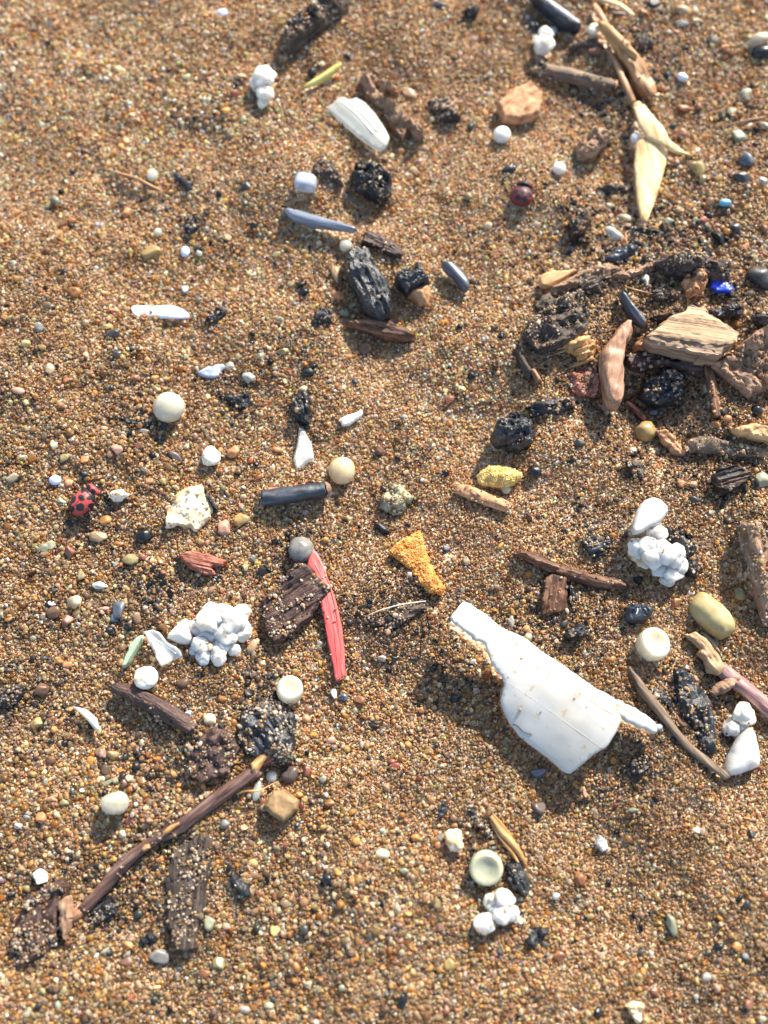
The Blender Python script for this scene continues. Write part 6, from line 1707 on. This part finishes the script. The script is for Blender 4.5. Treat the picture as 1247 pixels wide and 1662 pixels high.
    for i_, q in enumerate(SMALL):
        k_ = n - len(SMALL) + i_; scl[k_] = (q[3] * .5, q[3] * .5 * q[4], q[3] * .4 * min(1, q[4])); rot[k_] = (0, 0, q[6])
    # grain shapes
    gm = []
    for kind in ('opaque', 'clear'):
        mt = bpy.data.materials.new('sand_grain_' + kind); mt.use_nodes = True; t = mt.node_tree; b = t.nodes['Principled BSDF']
        a = t.nodes.new('ShaderNodeAttribute'); a.attribute_type = 'INSTANCER'; a.attribute_name = 'grain_colour'
        tc = t.nodes.new('ShaderNodeTexCoord'); nz = t.nodes.new('ShaderNodeTexNoise'); nz.inputs['Scale'].default_value = 1.7; nz.inputs['Detail'].default_value = 3
        t.links.new(tc.outputs['Object'], nz.inputs['Vector'])
        mr = t.nodes.new('ShaderNodeMapRange'); mr.inputs[1].default_value = .25; mr.inputs[2].default_value = .75; mr.inputs[3].default_value = .6; mr.inputs[4].default_value = 1.25
        t.links.new(nz.outputs[0], mr.inputs[0])
        vm = t.nodes.new('ShaderNodeVectorMath'); vm.operation = 'SCALE'; t.links.new(a.outputs['Color'], vm.inputs[0]); t.links.new(mr.outputs[0], vm.inputs['Scale'])
        t.links.new(vm.outputs[0], b.inputs['Base Color'])
        b.inputs['Roughness'].default_value = .38 if kind == 'opaque' else .22
        b.inputs['Specular IOR Level'].default_value = .5
        b.inputs['IOR'].default_value = 1.5
        if kind == 'clear':
            b.inputs['Transmission Weight'].default_value = .6
        tr = t.nodes.new('ShaderNodeBsdfTranslucent'); t.links.new(vm.outputs[0], tr.inputs[0])
        ms = t.nodes.new('ShaderNodeMixShader'); ms.inputs[0].default_value = .48
        t.links.new(b.outputs[0], ms.inputs[1]); t.links.new(tr.outputs[0], ms.inputs[2]); t.links.new(ms.outputs[0], t.nodes['Material Output'].inputs[0])
        gm.append(mt)
    gc = bpy.data.collections.new('sand_grain_shapes')
    V0, F0 = ICO[2]
    for q in range(2 * NP):
        r = np.random.default_rng(500 + q)
        V = V0 * (1 + .22 * fbm(V0 * 1.1 + q * 5.7, q, 2))[:, None]
        for _ in range(r.integers(4, 12)):
            d = r.normal(size=3); d /= np.linalg.norm(d); w = r.uniform(.5, .92); s_ = V @ d; V = V - np.where(s_ > w, (s_ - w) * .9, 0)[:, None] * d
        me = bpy.data.meshes.new('sand_grain'); me.from_pydata([tuple(v) for v in V * MM], [], F0)
        me.polygons.foreach_set('use_smooth', [True] * len(me.polygons)); me.set_sharp_from_angle(angle=math.radians(38)); me.materials.append(gm[q // NP])
        o = bpy.data.objects.new('grain_%02d' % q, me); gc.objects.link(o)
    pm = bpy.data.meshes.new('sand_grains'); pm.vertices.add(n)
    pm.vertices.foreach_set('co', (np.c_[P, Z] * MM).ravel())
    def at_(nm, ty, v, key):
        a = pm.attributes.new(nm, ty, 'POINT'); a.data.foreach_set(key, np.ascontiguousarray(v).ravel())
    at_('grain_rot', 'FLOAT_VECTOR', rot, 'vector'); at_('grain_scale', 'FLOAT_VECTOR', scl, 'vector'); at_('grain_shape', 'INT', idx.astype(np.int32), 'value')
    at_('grain_colour', 'FLOAT_COLOR', np.c_[np.clip(C, .01, .88), np.ones(n)], 'color')
    pm.update()
    go = bpy.data.objects.new('sand_grains', pm); place(go); go['kind'] = 'stuff'
    ng = bpy.data.node_groups.new('scatter_sand_grains', 'GeometryNodeTree')
    ng.interface.new_socket('Geometry', in_out='INPUT', socket_type='NodeSocketGeometry'); ng.interface.new_socket('Geometry', in_out='OUTPUT', socket_type='NodeSocketGeometry')
    N, L = ng.nodes, ng.links
    gi, gout = N.new('NodeGroupInput'), N.new('NodeGroupOutput')
    ip = N.new('GeometryNodeInstanceOnPoints'); ci = N.new('GeometryNodeCollectionInfo')
    ci.inputs['Collection'].default_value = gc; ci.inputs['Separate Children'].default_value = True; ci.inputs['Reset Children'].default_value = True
    def named(nm, ty):
        q = N.new('GeometryNodeInputNamedAttribute'); q.data_type = ty; q.inputs['Name'].default_value = nm; return q.outputs['Attribute']
    mp = N.new('GeometryNodeMeshToPoints'); L.new(gi.outputs[0], mp.inputs[0])
    L.new(mp.outputs[0], ip.inputs['Points']); L.new(ci.outputs[0], ip.inputs['Instance']); ip.inputs['Pick Instance'].default_value = True
    L.new(named('grain_shape', 'INT'), ip.inputs['Instance Index']); L.new(named('grain_rot', 'FLOAT_VECTOR'), ip.inputs['Rotation']); L.new(named('grain_scale', 'FLOAT_VECTOR'), ip.inputs['Scale'])
    L.new(ip.outputs[0], gout.inputs[0])
    md = go.modifiers.new('scatter', 'NODES'); md.node_group = ng
build_grains()

# repeats of one kind share a group phrase
PHR = {'charcoal_piece': 'charcoal pieces scattered on the sand', 'plastic_pellet': 'plastic pellets lying on the sand', 'bark_fragment': 'bark fragments on the sand', 'foam_chunk': 'white foam chunks', 'bead': 'small beads on the sand',
       'foam_bead': 'loose foam beads', 'wood_chip': 'wood chips on the sand', 'twig': 'twigs on the sand', 'mussel_shard': 'blue grey shell pieces', 'plastic_film': 'pieces of plastic film', 'plant_fibre': 'thin plant fibres',
       'ladybird': 'ladybirds on the sand', 'plastic_scrap': 'coloured plastic scraps', 'pebble': 'pebbles lying on the sand', 'shell_fragment': 'shell fragments on the sand', 'wood_splinter': 'wood splinters on the sand', 'root_piece': 'sandy roots'}
for o in COL.objects:
    k = o.name.split('.')[0]
    if o.parent is None and k in PHR and 'category' in o: o['group'] = PHR[k]
